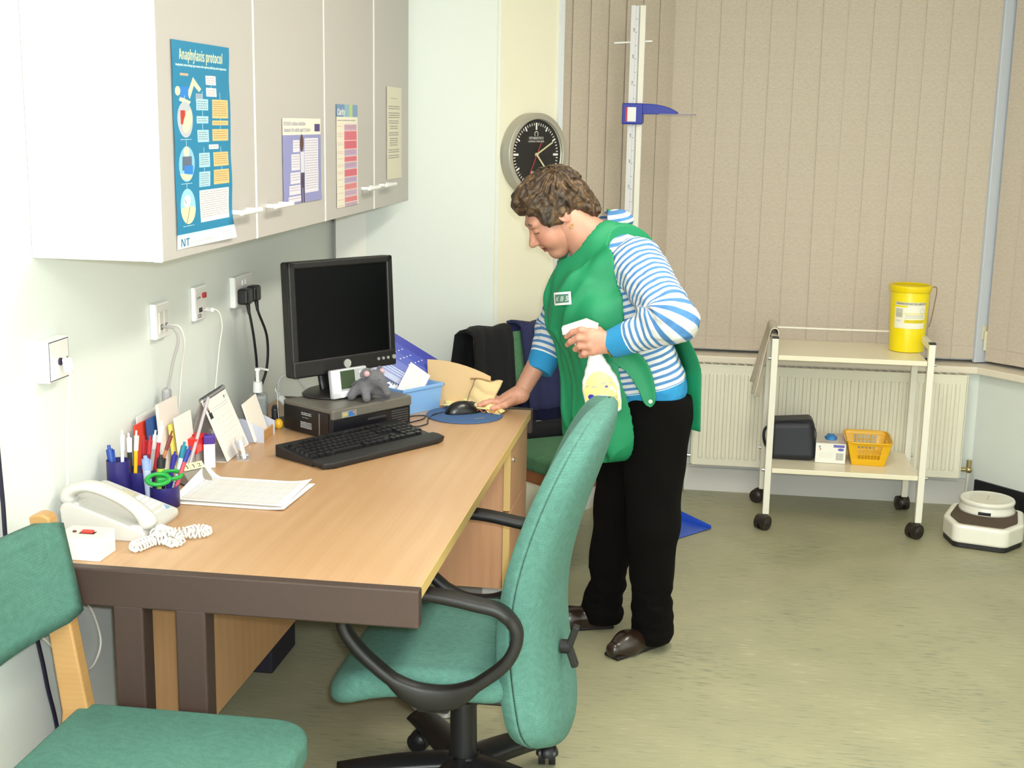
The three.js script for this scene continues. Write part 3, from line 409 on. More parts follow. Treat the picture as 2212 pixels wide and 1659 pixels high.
/* yellow sharps bin */
{ const g = thing('sharps_bin', 'tall yellow sharps bin on the right of the trolley top', 'sharps bin', [0.832, 0.716, -5.40]);
  const y = std(0xf5dc08, 0.32);
  part(g, 'bin_body', lathe([[0.0005, 0], [0.066, 0], [0.0685, 0.003], [0.077, 0.255], [0.0005, 0.255]], 48), y);
  const lid = part(g, 'lid', lathe([[0.0775, 0.242], [0.082, 0.243], [0.084, 0.262], [0.082, 0.268], [0.072, 0.268], [0.069, 0.258], [0.0005, 0.256]], 48), std(0xf2d400, 0.3));
  const tex = canvasTex(512, 360, (c, w, h) => { c.fillStyle = '#f3eeda'; c.fillRect(0, 0, w, h); c.fillStyle = '#d8d2bd'; c.fillRect(0, 0, w, 44); c.fillStyle = '#333'; c.font = 'bold 30px sans-serif'; c.fillText('▲ WARNING DO NOT FILL ABOVE THE LINE', 6, 32); c.fillStyle = '#f3dc1a'; c.fillRect(0, 46, 210, 26); c.fillRect(170, 238, 342, 46); c.fillRect(160, 150, 352, 8); c.fillStyle = '#c9c4b0'; c.fillRect(20, 90, 120, 120); scrib(c, 30, 150, 100, 5, 12, '#8d8878', 4); scrib(c, 180, 170, 310, 4, 14, '#7b7768', 4); scrib(c, 180, 246, 310, 3, 13, '#8d7a10', 5); scrib(c, 30, 250, 90, 2, 14, '#8d8878', 4); c.strokeStyle = '#999'; c.lineWidth = 4; c.beginPath(); c.arc(450, 120, 34, 0, 7); c.stroke(); });
  part(g, 'label', sheet((u, v) => { const a = -0.95 + u * 1.75, yy = 0.098 + v * 0.106, r = 0.0687 + 0.0085 * yy / 0.255 + 0.0006; return [Math.sin(a) * r, yy, Math.cos(a) * r]; }, 24, 2, 0.0006), std(0xffffff, 0.45, { map: tex }), 'printed white warning label');
  part(g, 'wire_handle', tube([[0.08, 0.258, 0], [0.096, 0.262, 0.005], [0.1, 0.25, 0.01], [0.094, 0.19, 0.015], [0.084, 0.12, 0.018], [0.078, 0.1, 0.02]], 0.0018, 30, 6), std(0x7d5c3c, 0.4)); }
/* lower shelf: bag, glove box, basket */
{ const g = thing('toiletry_bag', 'black leather wash bag on the lower trolley shelf', 'bag', [0.395, 0.256, -5.37]);
  const b = new RoundedBoxGeometry(0.19, 0.165, 0.16, 6, 0.028), p = b.attributes.position; for (let i = 0; i < p.count; i++) { const x = p.getX(i), y = p.getY(i), z = p.getZ(i); const k = 1 - 0.18 * Math.max(0, y / 0.0825) ** 2; p.setXYZ(i, x * (1 - 0.05 * Math.max(0, y / 0.08)) - 0.004 * Math.sin(y * 40), y + (y > 0 ? 0.006 * Math.sin(x * 30) : 0), z * k + 0.005 * Math.sin(x * 22 + y * 20)); } b.computeVertexNormals(); b.translate(0, 0.0825, 0);
  const bm = std(0x1d1f29, 0.45, { bumpMap: fineBump, bumpScale: 0.0006 }); part(g, 'bag_body', b, bm); part(g, 'piping', [tube([[-0.085, 0.02, 0.074], [-0.086, 0.145, 0.066], [0.082, 0.145, 0.066], [0.088, 0.02, 0.074]], 0.0022, 50, 6)], bm); part(g, 'side_handle', tube([[-0.088, 0.125, -0.01], [-0.108, 0.11, 0], [-0.112, 0.08, 0.005], [-0.1, 0.04, 0], [-0.088, 0.03, -0.01]], 0.006, 24, 8), bm); }
{ const g = thing('glove_box', 'white disposable glove box with a blue glove poking out', 'glove box', [0.551, 0.256, -5.36], -0.02);
  const front = canvasTex(512, 320, (c, w, h) => { c.fillStyle = '#f2efe6'; c.fillRect(0, 0, w, h); c.fillStyle = '#6a6ab8'; c.fillRect(300, 14, 190, 44); c.beginPath(); c.ellipse(430, 92, 54, 24, 0, 0, 7); c.fill(); c.fillStyle = '#333c80'; c.font = 'bold 44px sans-serif'; c.fillText('M', 44, 70); c.fillStyle = '#c77'; c.fillRect(66, 76, 22, 36); c.fillStyle = '#777'; for (let i = 0; i < 26; i++) c.fillRect(350 + i * 5, 150, 1 + (i * 7) % 4, 120); scrib(c, 60, 150, 250, 6, 16, '#d5d0c8', 4); });
  const top = canvasTex(512, 512, (c, w, h) => { c.fillStyle = '#dcd6cc'; c.fillRect(0, 0, w, h); c.fillStyle = '#c9a0a4'; for (let i = 0; i < 5; i++) c.fillRect(400 + i * 22, 0, 9, h); c.fillStyle = '#b05060'; c.font = 'bold 50px sans-serif'; c.fillText('Gloves', 70, 460); });
  part(g, 'carton', bb(-0.06, 0.06, 0, 0.082, -0.115, 0.075, 0.001), std(0xece8e0, 0.6));
  part(g, 'front_print', sheet((u, v) => [-0.059 + u * 0.118, 0.001 + v * 0.08, 0.0754], 1, 1, 0.0003), std(0xffffff, 0.55, { map: front })); part(g, 'top_print', sheet((u, v) => [-0.059 + u * 0.118, 0.0823, 0.074 - v * 0.188], 1, 1, 0.0003), std(0xffffff, 0.55, { map: top }));
  const gl = new THREE.SphereGeometry(0.022, 20, 14), p = gl.attributes.position; for (let i = 0; i < p.count; i++) { const x = p.getX(i), y = p.getY(i), z = p.getZ(i), k = 1 + 0.35 * N3(x * 90, y * 90, z * 90); p.setXYZ(i, x * k * 1.1, Math.max(-0.002, y * k * 0.8), z * k * 1.5); } gl.computeVertexNormals(); gl.translate(0.005, 0.084, -0.01); part(g, 'glove', gl, std(0x3d86c6, 0.6), 'blue glove'); }
{ const g = thing('plastic_basket', 'small yellow slotted plastic basket on the lower trolley shelf', 'basket', [0.702, 0.256, -5.365], -0.03);
  const ym = std(0xedb512, 0.35), wT = 0.172, dT = 0.22, wB = 0.128, dB = 0.17, H = 0.098, rows = 3, cols = 7, geos = [];
  // walls as slotted panels: bars between slots
  const P = (sx, u, v) => { const w = wB + (wT - wB) * v, d = dB + (dT - dB) * v; return sx === 'f' ? [-w / 2 + u * w, v * H, d / 2] : sx === 'b' ? [w / 2 - u * w, v * H, -d / 2] : sx === 'l' ? [-w / 2, v * H, -d / 2 + u * d] : [w / 2, v * H, d / 2 - u * d]; };
  for (const s of ['f', 'b', 'l', 'r']) {
    const patch = (u0, u1, v0, v1) => geos.push(sheet((u, v) => P(s, u0 + (u1 - u0) * u, v0 + (v1 - v0) * v), 1, 1, 0.0025));
    const ua = s === 'f' || s === 'b' ? 0.2 : 0.12, ub = s === 'f' || s === 'b' ? 0.8 : 0.88, va = 0.28, vb = 0.86;
    patch(0, 1, 0, va); patch(0, 1, vb, 1); patch(0, ua, va, vb); patch(ub, 1, va, vb);
    for (let c = 1; c < cols; c++) { const uc = ua + (ub - ua) * c / cols; patch(uc - 0.011, uc + 0.011, va, vb); } for (let r = 1; r < rows; r++) { const vc = va + (vb - va) * r / rows; patch(ua, ub, vc - 0.018, vc + 0.018); }
  }
  geos.push(bb(-wB / 2, wB / 2, 0, 0.003, -dB / 2, dB / 2, 0)); part(g, 'basket_body', geos, ym);
  const ring = [[-wT / 2, dT / 2], [wT / 2, dT / 2], [wT / 2, -dT / 2], [-wT / 2, -dT / 2]].flatMap(([x, z]) => [[x * 0.9, H, z], [x, H, z * 0.9]]); const order = [[-wT / 2 * 0.9, H, dT / 2], [wT / 2 * 0.9, H, dT / 2], [wT / 2, H, dT / 2 * 0.9], [wT / 2, H, -dT / 2 * 0.9], [wT / 2 * 0.9, H, -dT / 2], [-wT / 2 * 0.9, H, -dT / 2], [-wT / 2, H, -dT / 2 * 0.9], [-wT / 2, H, dT / 2 * 0.9]];
  part(g, 'rim', tube(order, 0.004, 96, 8, true), ym); }

/* ---------- weighing scale ---------- */
{ const g = thing('weighing_scale', 'white mechanical weighing scale with round dial on the floor', 'scale', [1.155, 0, -5.21], -0.28);
  const out = (s, y) => [[-0.135, -0.16], [0.135, -0.16], [0.15, 0.05], [0.095, 0.17], [-0.095, 0.17], [-0.15, 0.05]].map(([x, z]) => [x * s, z * s, y]);
  const shp = s => { const o = out(s, 0), q = new THREE.Shape(); o.forEach(([x, z], i) => { const n = o[(i + 1) % o.length], pz = o[(i + o.length - 1) % o.length]; const a = [x + (pz[0] - x) * 0.12, z + (pz[1] - z) * 0.12], b = [x + (n[0] - x) * 0.12, z + (n[1] - z) * 0.12]; i ? q.lineTo(a[0], -a[1]) : q.moveTo(a[0], -a[1]); q.quadraticCurveTo(x, -z, b[0], -b[1]); }); return q; };
  const wh = phys(0xf3eee0, 0.25, { clearcoat: 0.4 });
  const bs = extr(shp(0.97), 0.018, 0.003, 2); bs.rotateX(-Math.PI / 2); bs.translate(0, 0.004, 0); part(g, 'base', bs, std(0x1f1c20, 0.5));
  const bd = extr(shp(0.94), 0.05, 0.012, 4); bd.rotateX(-Math.PI / 2); bd.translate(0, 0.03, 0); part(g, 'platform', bd, wh);
  const mt = extr(shp(0.84), 0.004, 0.001, 1); mt.rotateX(-Math.PI / 2); mt.translate(0, 0.0915, 0.006); part(g, 'rubber_mat', mt, std(0x554536, 0.8));
  const dh = part(g, 'dial_housing', tr(lathe([[0.0005, 0.0], [0.112, 0.0], [0.108, 0.018], [0.1, 0.036], [0.104, 0.04], [0.107, 0.05], [0.103, 0.058], [0.093, 0.059], [0.088, 0.053], [0.0005, 0.051]], 48), 0, 0.088, -0.085), wh);
  const dt = canvasTex(512, 512, (c, w) => { c.fillStyle = '#efe8d2'; c.fillRect(0, 0, w, w); c.translate(256, 256); c.fillStyle = '#8c8678'; for (let i = 0; i < 120; i++) { c.save(); c.rotate(i * Math.PI / 60); c.fillRect(-1.5, -228, 3, i % 5 ? 12 : 22); c.restore(); } c.font = '26px sans-serif'; c.textAlign = 'center'; for (let i = 0; i < 12; i++) { c.save(); c.rotate(i * Math.PI / 6); c.fillText(String(i * 10), 0, -180); c.restore(); } c.fillStyle = '#a33'; c.fillRect(-3, -170, 6, 190); });
  const d = new THREE.CircleGeometry(0.0875, 40); d.rotateX(-Math.PI / 2); d.translate(0, 0.1405, -0.085); part(g, 'dial', d, std(0xffffff, 0.5, { map: dt }));
  const gl = new THREE.CircleGeometry(0.09, 40); gl.rotateX(-Math.PI / 2); gl.translate(0, 0.1445, -0.085); part(g, 'dial_glass', gl, phys(0xffffff, 0.03, { transmission: 1, thickness: 0, ior: 1.4, side: THREE.DoubleSide }));
  part(g, 'adjuster_slot', bb(-0.024, 0.024, 0.1, 0.112, 0.012, 0.0255, 0.002), M.blackPlastic); }

/* ---------- blue dustpan on the floor beyond the woman ---------- */
{ const g = thing('dustpan', 'blue plastic dustpan lying on the floor behind the woman', 'dustpan', [-0.085, 0, -5.08], 0.9);
  const bm = std(0x2f57c4, 0.4); part(g, 'pan', [sheet((u, v) => [(u - 0.5) * (0.26 - 0.05 * v), 0.003 + 0.02 * v * v, 0.11 - v * 0.22], 8, 8, 0.003), sheet((u, v) => [-0.13 + 0.025 * u, 0.003 + v * (0.012 + 0.045 * u), 0.11 - u * 0.22], 8, 2, 0.003), sheet((u, v) => [0.13 - 0.025 * u, 0.003 + v * (0.012 + 0.045 * u), 0.11 - u * 0.22], 8, 2, 0.003), sheet((u, v) => [(u - 0.5) * 0.21, 0.02 + v * 0.04, -0.11], 4, 2, 0.003)], bm); part(g, 'handle', tr(box(0.03, 0.02, 0.14, 0, 0, 0, 0.008, 3), 0, 0.05, -0.175, 0.15), bm); }

/* ---------- desk ---------- */
const DY = 0.725, DZ0 = -2.30, DZ1 = -3.92, DX0 = XW + 0.018, DX1 = -0.505;
{ const g = thing('desk', 'long oak-veneer desk with brown steel end frames along the left wall', 'desk');
  part(g, 'desk_top', mUV(bb(DX0, DX1, DY - 0.026, DY, DZ1 + 0.014, DZ0 - 0.014, 0.001)), M.deskTop);
  part(g, 'front_edging', bb(DX1 - 0.0005, DX1 + 0.0015, DY - 0.0255, DY - 0.0005, DZ1 + 0.016, DZ0 - 0.016, 0), M.deskEdge);
  for (const [z, s] of [[DZ0, 1], [DZ1, -1]]) {
    part(g, 'end_rail', bb(DX0, DX1 + 0.004, DY - 0.075, DY + 0.0015, z - s * 0.015, z + s * 0.012, 0.004, 3), M.brown);
    for (const x of [-1.085, -0.957]) part(g, 'leg', bb(x - 0.031, x + 0.031, 0.045, DY - 0.07, z - s * 0.038, z + s * 0.012, 0.005, 3), M.brown);
    part(g, 'foot', bb(DX0 + 0.03, DX1 - 0.03, 0.002, 0.047, z - s * 0.04, z + s * 0.014, 0.008, 3), M.brown);
  }
  part(g, 'modesty_panel', mUV(bb(-1.105, -1.087, 0.21, DY - 0.027, DZ1 + 0.04, DZ0 - 0.04, 0.001), false), M.deskSide);
}
{ const g = thing('drawer_pedestal', 'two-drawer oak pedestal hung under the far end of the desk', 'drawer unit');
  part(g, 'carcass', mUV(bb(-1.083, -0.533, 0.268, DY - 0.028, -3.895, -3.555, 0.001)), phys(0xffffff, 0.45, { map: woodMap(0xcf9f78, 0xb98562, [1.2, 0.8], 'v', 11) }));
  for (const [y0, y1] of [[0.262, 0.50], [0.504, DY - 0.034]]) { const d = part(g, 'drawer', mUV(bb(-0.532, -0.513, y0, y1, -3.898, -3.552, 0.002)), phys(0xffffff, 0.42, { map: woodMap(0xcf9f78, 0xb98562, [1.2, 1.2], 'v', 13) }));
    part(d, 'edge_strip', bb(-0.5325, -0.5135, y0 + 0.001, y1 - 0.001, -3.553, -3.5512, 0), M.deskEdge); }
  const lk = cyl(0.008, 0.008, 0.006, 0, 0, 0, 16); lk.rotateZ(Math.PI / 2); lk.translate(-0.512, 0.645, -3.60); part(g, 'lock', lk, M.chrome); }
{ const g = thing('footrest', 'dark box on the floor behind the desk panel', 'box'); part(g, 'body', bb(-1.28, -1.19, 0.0, 0.1, -3.66, -3.44, 0.006), std(0x23202e, 0.6)); part(g, 'lid', bb(-1.283, -1.187, 0.1, 0.112, -3.663, -3.437, 0.004), std(0x2a2634, 0.6)); }
{ const g = thing('waste_bin', 'white round waste bin on the floor under the desk', 'bin', [-0.66, 0, -3.33]); part(g, 'bin_body', lathe([[0.0005, 0.002], [0.085, 0.0], [0.09, 0.006], [0.118, 0.235], [0.121, 0.24], [0.116, 0.24], [0.086, 0.01], [0.0005, 0.008]], 40), std(0xe9e6ea, 0.4)); part(g, 'rim', tr(new THREE.TorusGeometry(0.1185, 0.004, 8, 48), 0, 0.24, 0, Math.PI / 2), std(0xe9e6ea, 0.4)); }
{ const g = thing('document_box', 'pale grey box on the floor beside the jacket chair', 'box', [-0.64, 0, -4.26], 0.72); part(g, 'body', bb(-0.14, 0.14, 0, 0.13, -0.1, 0.1, 0.004), std(0xd5d1ce, 0.6)); part(g, 'lid', bb(-0.143, 0.143, 0.13, 0.15, -0.103, 0.103, 0.004), std(0xdedad6, 0.6)); }

/* ---------- near wooden visitor chair (faces +x) ---------- */
function cushion(w, h, d, r, crown, seg = 10) { // rounded pad, crowned on top
  const g = new RoundedBoxGeometry(w, h, d, seg, r), p = g.attributes.position; for (let i = 0; i < p.count; i++) { const x = p.getX(i) / (w / 2), y = p.getY(i), z = p.getZ(i) / (d / 2); if (y > 0) p.setY(i, y + crown * (1 - x * x) * (1 - z * z)); } g.computeVertexNormals(); return g; }
function woodChair(label, woodMat, fabric, pos, ry) {  // local: front +x, back at x=0, width along z centred
  const g = thing('visitor_chair', label, 'chair', pos, ry);
  const W = 0.44;
  const seat = (() => { const s = new THREE.Shape(); const a = 0.235, b = 0.235; s.moveTo(0.0, -a + 0.03); s.quadraticCurveTo(0, -a, 0.03, -a); s.lineTo(0.38, -b); s.quadraticCurveTo(0.455, -b, 0.455, -b + 0.075); s.lineTo(0.455, b - 0.075); s.quadraticCurveTo(0.455, b, 0.38, b); s.lineTo(0.03, a); s.quadraticCurveTo(0, a, 0, a - 0.03); const q = new THREE.ExtrudeGeometry(s, { depth: 0.024, bevelEnabled: true, bevelSize: 0.016, bevelThickness: 0.018, bevelSegments: 6, curveSegments: 14 }); q.rotateX(-Math.PI / 2); q.translate(0.005, 0.41, 0); return mUV(q); })();
  part(g, 'seat', seat, fabric);
  const back = sheet((u, v) => { const z = (u - 0.5) * (W + 0.06), y = 0.63 + v * 0.20, c = 0.035 * (1 - (2 * u - 1) ** 2); const e = Math.abs(2 * u - 1); const yy = 0.73 + (y - 0.73) * (1 - 0.12 * Math.max(0, e - 0.85) / 0.15); return [-0.01 - c - (y - 0.63) * 0.17, yy, z]; }, 24, 8, 0.034);
  part(g, 'backrest', mUV(back), fabric);
  for (const s of [-1, 1]) {
    const lg = (x0, y0, x1, y1, x2, y2, w) => { const sh = new THREE.Shape(); sh.moveTo(x0 - w / 2, y0); sh.lineTo(x1 - w / 2, y1); sh.lineTo(x2 - w * 0.35, y2); sh.quadraticCurveTo(x2, y2 + 0.012, x2 + w * 0.35, y2); sh.lineTo(x1 + w / 2, y1); sh.lineTo(x0 + w / 2, y0); const q = new THREE.ExtrudeGeometry(sh, { depth: 0.026, bevelEnabled: true, bevelSize: 0.004, bevelThickness: 0.004, bevelSegments: 2 }); q.translate(0, 0, s * (W / 2 + 0.012) - 0.013); return mUV(q, true); };
    part(g, 'back_leg', lg(-0.06, 0.002, -0.008, 0.44, -0.062, 0.835, 0.048), woodMat);
    part(g, 'front_leg', lg(0.41, 0.002, 0.40, 0.3, 0.40, 0.405, 0.042), woodMat);
    part(g, 'side_rail', mUV(bb(0.0, 0.40, 0.345, 0.395, s * (W / 2 + 0.0) - 0.012, s * (W / 2 + 0.0) + 0.012, 0.004), true), woodMat);
  }
  part(g, 'front_rail', mUV(bb(0.39, 0.412, 0.345, 0.395, -W / 2, W / 2, 0.004)), woodMat); part(g, 'rear_rail', mUV(bb(-0.01, 0.012, 0.345, 0.395, -W / 2, W / 2, 0.004)), woodMat);
  return g;
}
woodChair('green visitor chair with light wood frame, nearest the camera at lower left', M.chairWood, M.chairGreen2, [-1.175, 0, -2.03], 0);
woodChair('green wooden visitor chair behind the desk, half covered by jackets', M.redWood, std(0xffffff, 0.95, { map: clothMap(0x4f7a57, 0.14) }), [-0.59, 0, -4.755], -0.735);
/* jackets over the back of that chair */
{ const jm = std(0xffffff, 0.95, { map: clothMap(0x0e0d11, 0.2) }), nm = std(0xffffff, 0.9, { map: clothMap(0x24264d, 0.2) });
  const f = (z0, z1, lf, lb, k) => (u, v) => { const s = v * (lf + lb + 0.09), z = z0 + (z1 - z0) * u; let x, y; const top = 0.838; if (s < lf) { const d = lf - s; x = 0.0 - 0.012 + d * 0.10 - 0.035 * (1 - (2 * z / 0.5) ** 2) * (d < 0.25 ? 1 - d * 2 : 0.5); y = top - d; } else if (s < lf + 0.09) { const a = (s - lf) / 0.09 * Math.PI; x = -0.0575 + Math.cos(a) * 0.045 - 0.03 * (1 - (2 * z / 0.5) ** 2); y = top + Math.sin(a) * 0.02; } else { const d = s - lf - 0.09; x = -0.105 - d * 0.15; y = top - d; }
    return [x + k * 0.008 * Math.sin(z * 40 + s * 6) + 0.004 * Math.sin(z * 95), y + 0.006 * Math.sin(z * 31), z]; };
  const g = thing('black_jacket', 'black jacket hung over the back of the chair behind the desk', 'jacket', [-0.59, 0, -4.755], -0.735); part(g, 'jacket_body', sheet(f(0.31, 0.095, 0.40, 0.45, 1), 24, 40, 0.012), jm); part(g, 'sleeve', tube([[0.03, 0.47, 0.13], [0.06, 0.475, 0.02], [0.09, 0.48, -0.1], [0.05, 0.48, -0.2]], 0.035, 30, 10), jm);
  const h = thing('navy_jacket', 'navy blue jacket hung over the same chair back beside the woman', 'jacket', [-0.59, 0, -4.755], -0.735); part(h, 'jacket_body', sheet(f(0.045, -0.28, 0.30, 0.4, 1.4), 30, 36, 0.012), nm); part(h, 'white_tab', tr(box(0.004, 0.012, 0.06, 0, 0, 0, 0.001), 0.02, 0.70, -0.13, 0.35), M.whitePlastic); }

/* ---------- office chair ---------- */
{ const cx = -0.51, cz = -2.825, g = thing('office_chair', 'green fabric swivel office chair with black loop armrests', 'office chair', [cx, 0, cz], 0);
  // five-star base
  const star = [], castors = [];
  for (let i = 0; i < 5; i++) { const a = Math.PI / 2 + 0.24 + i * 2 * Math.PI / 5 - Math.PI; const R = 0.285;
    const arm = sheet((u, v) => { const r = 0.02 + v * (R - 0.01), w = 0.038 - 0.012 * v; return [(u - 0.5) * 2 * w, 0.092 - 0.02 * v * v + 0.014 * (1 - (2 * u - 1) ** 2), r]; }, 6, 12, 0.042); const q = arm.clone(); q.rotateY(a); star.push(q);
    castors.push(a); }
  const hub = lathe([[0.0005, 0.05], [0.04, 0.05], [0.045, 0.06], [0.042, 0.125], [0.0005, 0.125]], 28); part(g, 'star_base', [...star, hub], M.blackPlastic);
  for (const a of castors) { const w = new THREE.CylinderGeometry(0.027, 0.027, 0.017, 22); w.rotateZ(Math.PI / 2); const l = w.clone(), r = w.clone(); l.translate(-0.013, 0.027, 0.012); r.translate(0.013, 0.027, 0.012); const hood = new THREE.SphereGeometry(0.029, 18, 8, 0, Math.PI * 2, 0, Math.PI * 0.5); hood.translate(0, 0.029, 0.01); const k = part(g, 'castor', [l, r, hood, cyl(0.007, 0.007, 0.03, 0, 0.06, 0, 10)], M.blackPlastic); k.position.set(Math.sin(a) * 0.275, 0, Math.cos(a) * 0.275); k.rotation.y = a + 0.8; }
  part(g, 'gas_column', [cyl(0.031, 0.033, 0.14, 0, 0.19, 0, 28), cyl(0.034, 0.034, 0.012, 0, 0.258, 0, 28), cyl(0.022, 0.022, 0.12, 0, 0.3, 0, 20)], M.blackPlastic);
  part(g, 'tilt_mechanism', [bb(-0.1, 0.13, 0.325, 0.372, -0.06, 0.06, 0.012), bb(0.1, 0.2, 0.335, 0.365, -0.04, 0.04, 0.008), rod([-0.02, 0.34, 0.05], [-0.02, 0.335, 0.22], 0.006)], M.blackPlastic);
  // seat (front to -x): waterfall front
  const seatF = (x, y, z) => { const u = (x + 0.265) / 0.48, yy = y + 0.05 * Math.max(0, 1 - u / 0.4) ** 2 - 0.395; const hx = 0.218, hy = 0.036, hz = 0.248 - 0.012 * Math.max(0, 0.4 - u), r = 0.034; const qx = Math.abs(x + 0.055) - hx + r, qy = Math.abs(yy - 0.006 * (1 - (z / hz) ** 2)) - hy + r, qz = Math.abs(z) - hz + r; const cr = Math.hypot(Math.max(qx, -0.045) + 0.045, Math.max(qz, -0.045) + 0.045) - 0.045; return Math.hypot(Math.max(cr, 0), Math.max(qy, 0)) + Math.min(Math.max(cr, qy), 0) - r; };
  const seat = nets(seatF, [-0.30, 0.24, -0.28], [0.25, 0.47, 0.28], 0.009); part(g, 'seat', mUV(seat), M.chairGreen);
  part(g, 'seat_underside', [bb(-0.235, 0.19, 0.352, 0.366, -0.215, 0.215, 0.006)], M.blackPlastic);
  part(g, 'seat_shell', bb(-0.2, 0.17, 0.365, 0.378, -0.2, 0.2, 0.006), M.blackPlastic);
  // backrest: profile in (x,y), swept across z with rounded ends; two shells with a welt between
  const prof = t => { const y = 0.205 + t * 0.80; const x = 0.222 + 0.035 * Math.cos(t * 5.2) * (1 - t) - 0.03 + 0.128 * t ** 1.5 - 0.03 * Math.sin(t * Math.PI); return [x, y]; };
  const halfW = t => 0.245 * Math.min(1, Math.sqrt(Math.max(0.002, 1 - Math.max(0, (t - 0.72) / 0.28) ** 2.2))) * Math.min(1, Math.sqrt(Math.max(0.01, 1 - Math.max(0, (0.16 - t) / 0.16) ** 2.2)));
  const shell = (side, thick) => { const nu = 28, nv = 44, pos = [], idx = []; for (let s = 0; s < 2; s++) for (let j = 0; j <= nv; j++) for (let i = 0; i <= nu; i++) { const t = j / nv, u = 2 * i / nu - 1, [x, y] = prof(t), hw = halfW(t); const edge = Math.sqrt(Math.max(0, 1 - Math.abs(u) ** 6)) * Math.sqrt(Math.max(0, 1 - Math.abs(2 * t - 1) ** 7)); const off = s === 0 ? 0 : side * (0.008 + thick * edge * (1 - 0.35 * t)); const curve = -0.045 * u * u * hw / 0.245; pos.push(x + off + curve, y, u * hw); }
    const W = nu + 1, Mv = W * (nv + 1); for (let j = 0; j < nv; j++) for (let i = 0; i < nu; i++) { const a = j * W + i, b = a + 1, c = a + W, d = c + 1; idx.push(a, b, d, a, d, c, Mv + a, Mv + d, Mv + b, Mv + a, Mv + c, Mv + d); } const rim = (a, b) => idx.push(a, Mv + a, b, b, Mv + a, Mv + b); for (let i = 0; i < nu; i++) { rim(i, i + 1); rim(nv * W + i + 1, nv * W + i); } for (let j = 0; j < nv; j++) { rim((j + 1) * W, j * W); rim(j * W + nu, (j + 1) * W + nu); }
    const q = new THREE.BufferGeometry(); q.setAttribute('position', new THREE.Float32BufferAttribute(pos, 3)); q.setIndex(idx); q.computeVertexNormals(); return mUV(q); };
  function mUVs(q) { const p = q.attributes.position, uv = new Float32Array(p.count * 2); for (let i = 0; i < p.count; i++) { uv[2 * i] = p.getZ(i); uv[2 * i + 1] = p.getY(i); } q.setAttribute('uv', new THREE.BufferAttribute(uv, 2)); return q; }
  part(g, 'back_cushion', shell(-1, 0.055), M.chairGreen); part(g, 'back_cover', shell(1, 0.05), M.chairGreen);
  part(g, 'back_adjuster', [tr(cyl(0.016, 0.016, 0.02, 0, 0, 0, 16), 0.246, 0.455, 0.1, 0, 0, Math.PI / 2), tr(box(0.016, 0.058, 0.022, 0, 0, 0, 0.004), 0.262, 0.478, 0.1, 0, 0, -0.3), tr(box(0.016, 0.05, 0.022, 0, 0, 0, 0.004), 0.262, 0.433, 0.1, 0, 0, 0.35)], M.softBlack);
  part(g, 'back_support', [tr(box(0.02, 0.24, 0.06, 0, 0, 0, 0.006), 0.205, 0.44, 0), bb(0.15, 0.215, 0.335, 0.355, -0.03, 0.03, 0.006)], M.blackPlastic);
  // loop arms
  for (const s of [1, -1]) {
    const z = s * 0.29, pts = [[0.075, 0.613, z], [0.13, 0.6, z], [0.163, 0.56, z], [0.15, 0.50, z], [0.09, 0.44, z - s * 0.004], [0.02, 0.395, z - s * 0.012], [-0.05, 0.395, z - s * 0.012], [-0.11, 0.435, z - s * 0.004], [-0.185, 0.505, z], [-0.21, 0.55, z], [-0.195, 0.60, z], [-0.12, 0.625, z], [-0.03, 0.628, z]];
    const cv = new THREE.CatmullRomCurve3(pts.map(p => V(...p)), true, 'centripetal'), n = 120, q = new THREE.BufferGeometry(), pos = [], idx = [], sec = 12; 
    for (let i = 0; i < n; i++) { const t = i / n, p = cv.getPointAt(t), tg = cv.getTangentAt(t), nz = V(0, 0, 1), nn = V().crossVectors(nz, tg).normalize(); const top = p.y > 0.585 ? 1 : 0, hw = top ? 0.024 : 0.02, hh = 0.0135 + (p.y < 0.43 ? 0.012 * (0.43 - p.y) / 0.03 : 0); for (let k = 0; k < sec; k++) { const a = k / sec * 2 * Math.PI, ca = Math.cos(a), sa = Math.sin(a); const se = v => Math.sign(v) * Math.abs(v) ** 0.7; const w = p.clone().addScaledVector(nz, se(ca) * hw).addScaledVector(nn, se(sa) * hh); pos.push(w.x, w.y, w.z); } }
    for (let i = 0; i < n; i++) for (let k = 0; k < sec; k++) { const a = i * sec + k, b = i * sec + (k + 1) % sec, c = ((i + 1) % n) * sec + k, d = ((i + 1) % n) * sec + (k + 1) % sec; idx.push(a, b, d, a, d, c); }
    q.setAttribute('position', new THREE.Float32BufferAttribute(pos, 3)); q.setAttribute('uv', new THREE.Float32BufferAttribute(new Float32Array(pos.length / 3 * 2), 2)); q.setIndex(idx); q.computeVertexNormals(); part(g, 'armrest', q, M.softBlack);
    part(g, 'arm_bracket', [bb(-0.05, 0.02, 0.36, 0.385, Math.min(z, s * 0.05), Math.max(z, s * 0.05), 0.006)], M.blackPlastic);
  }
}

/* ---------- things on the desk ---------- */
const KA = 0.994; // the way keyboard, computer and basket are turned
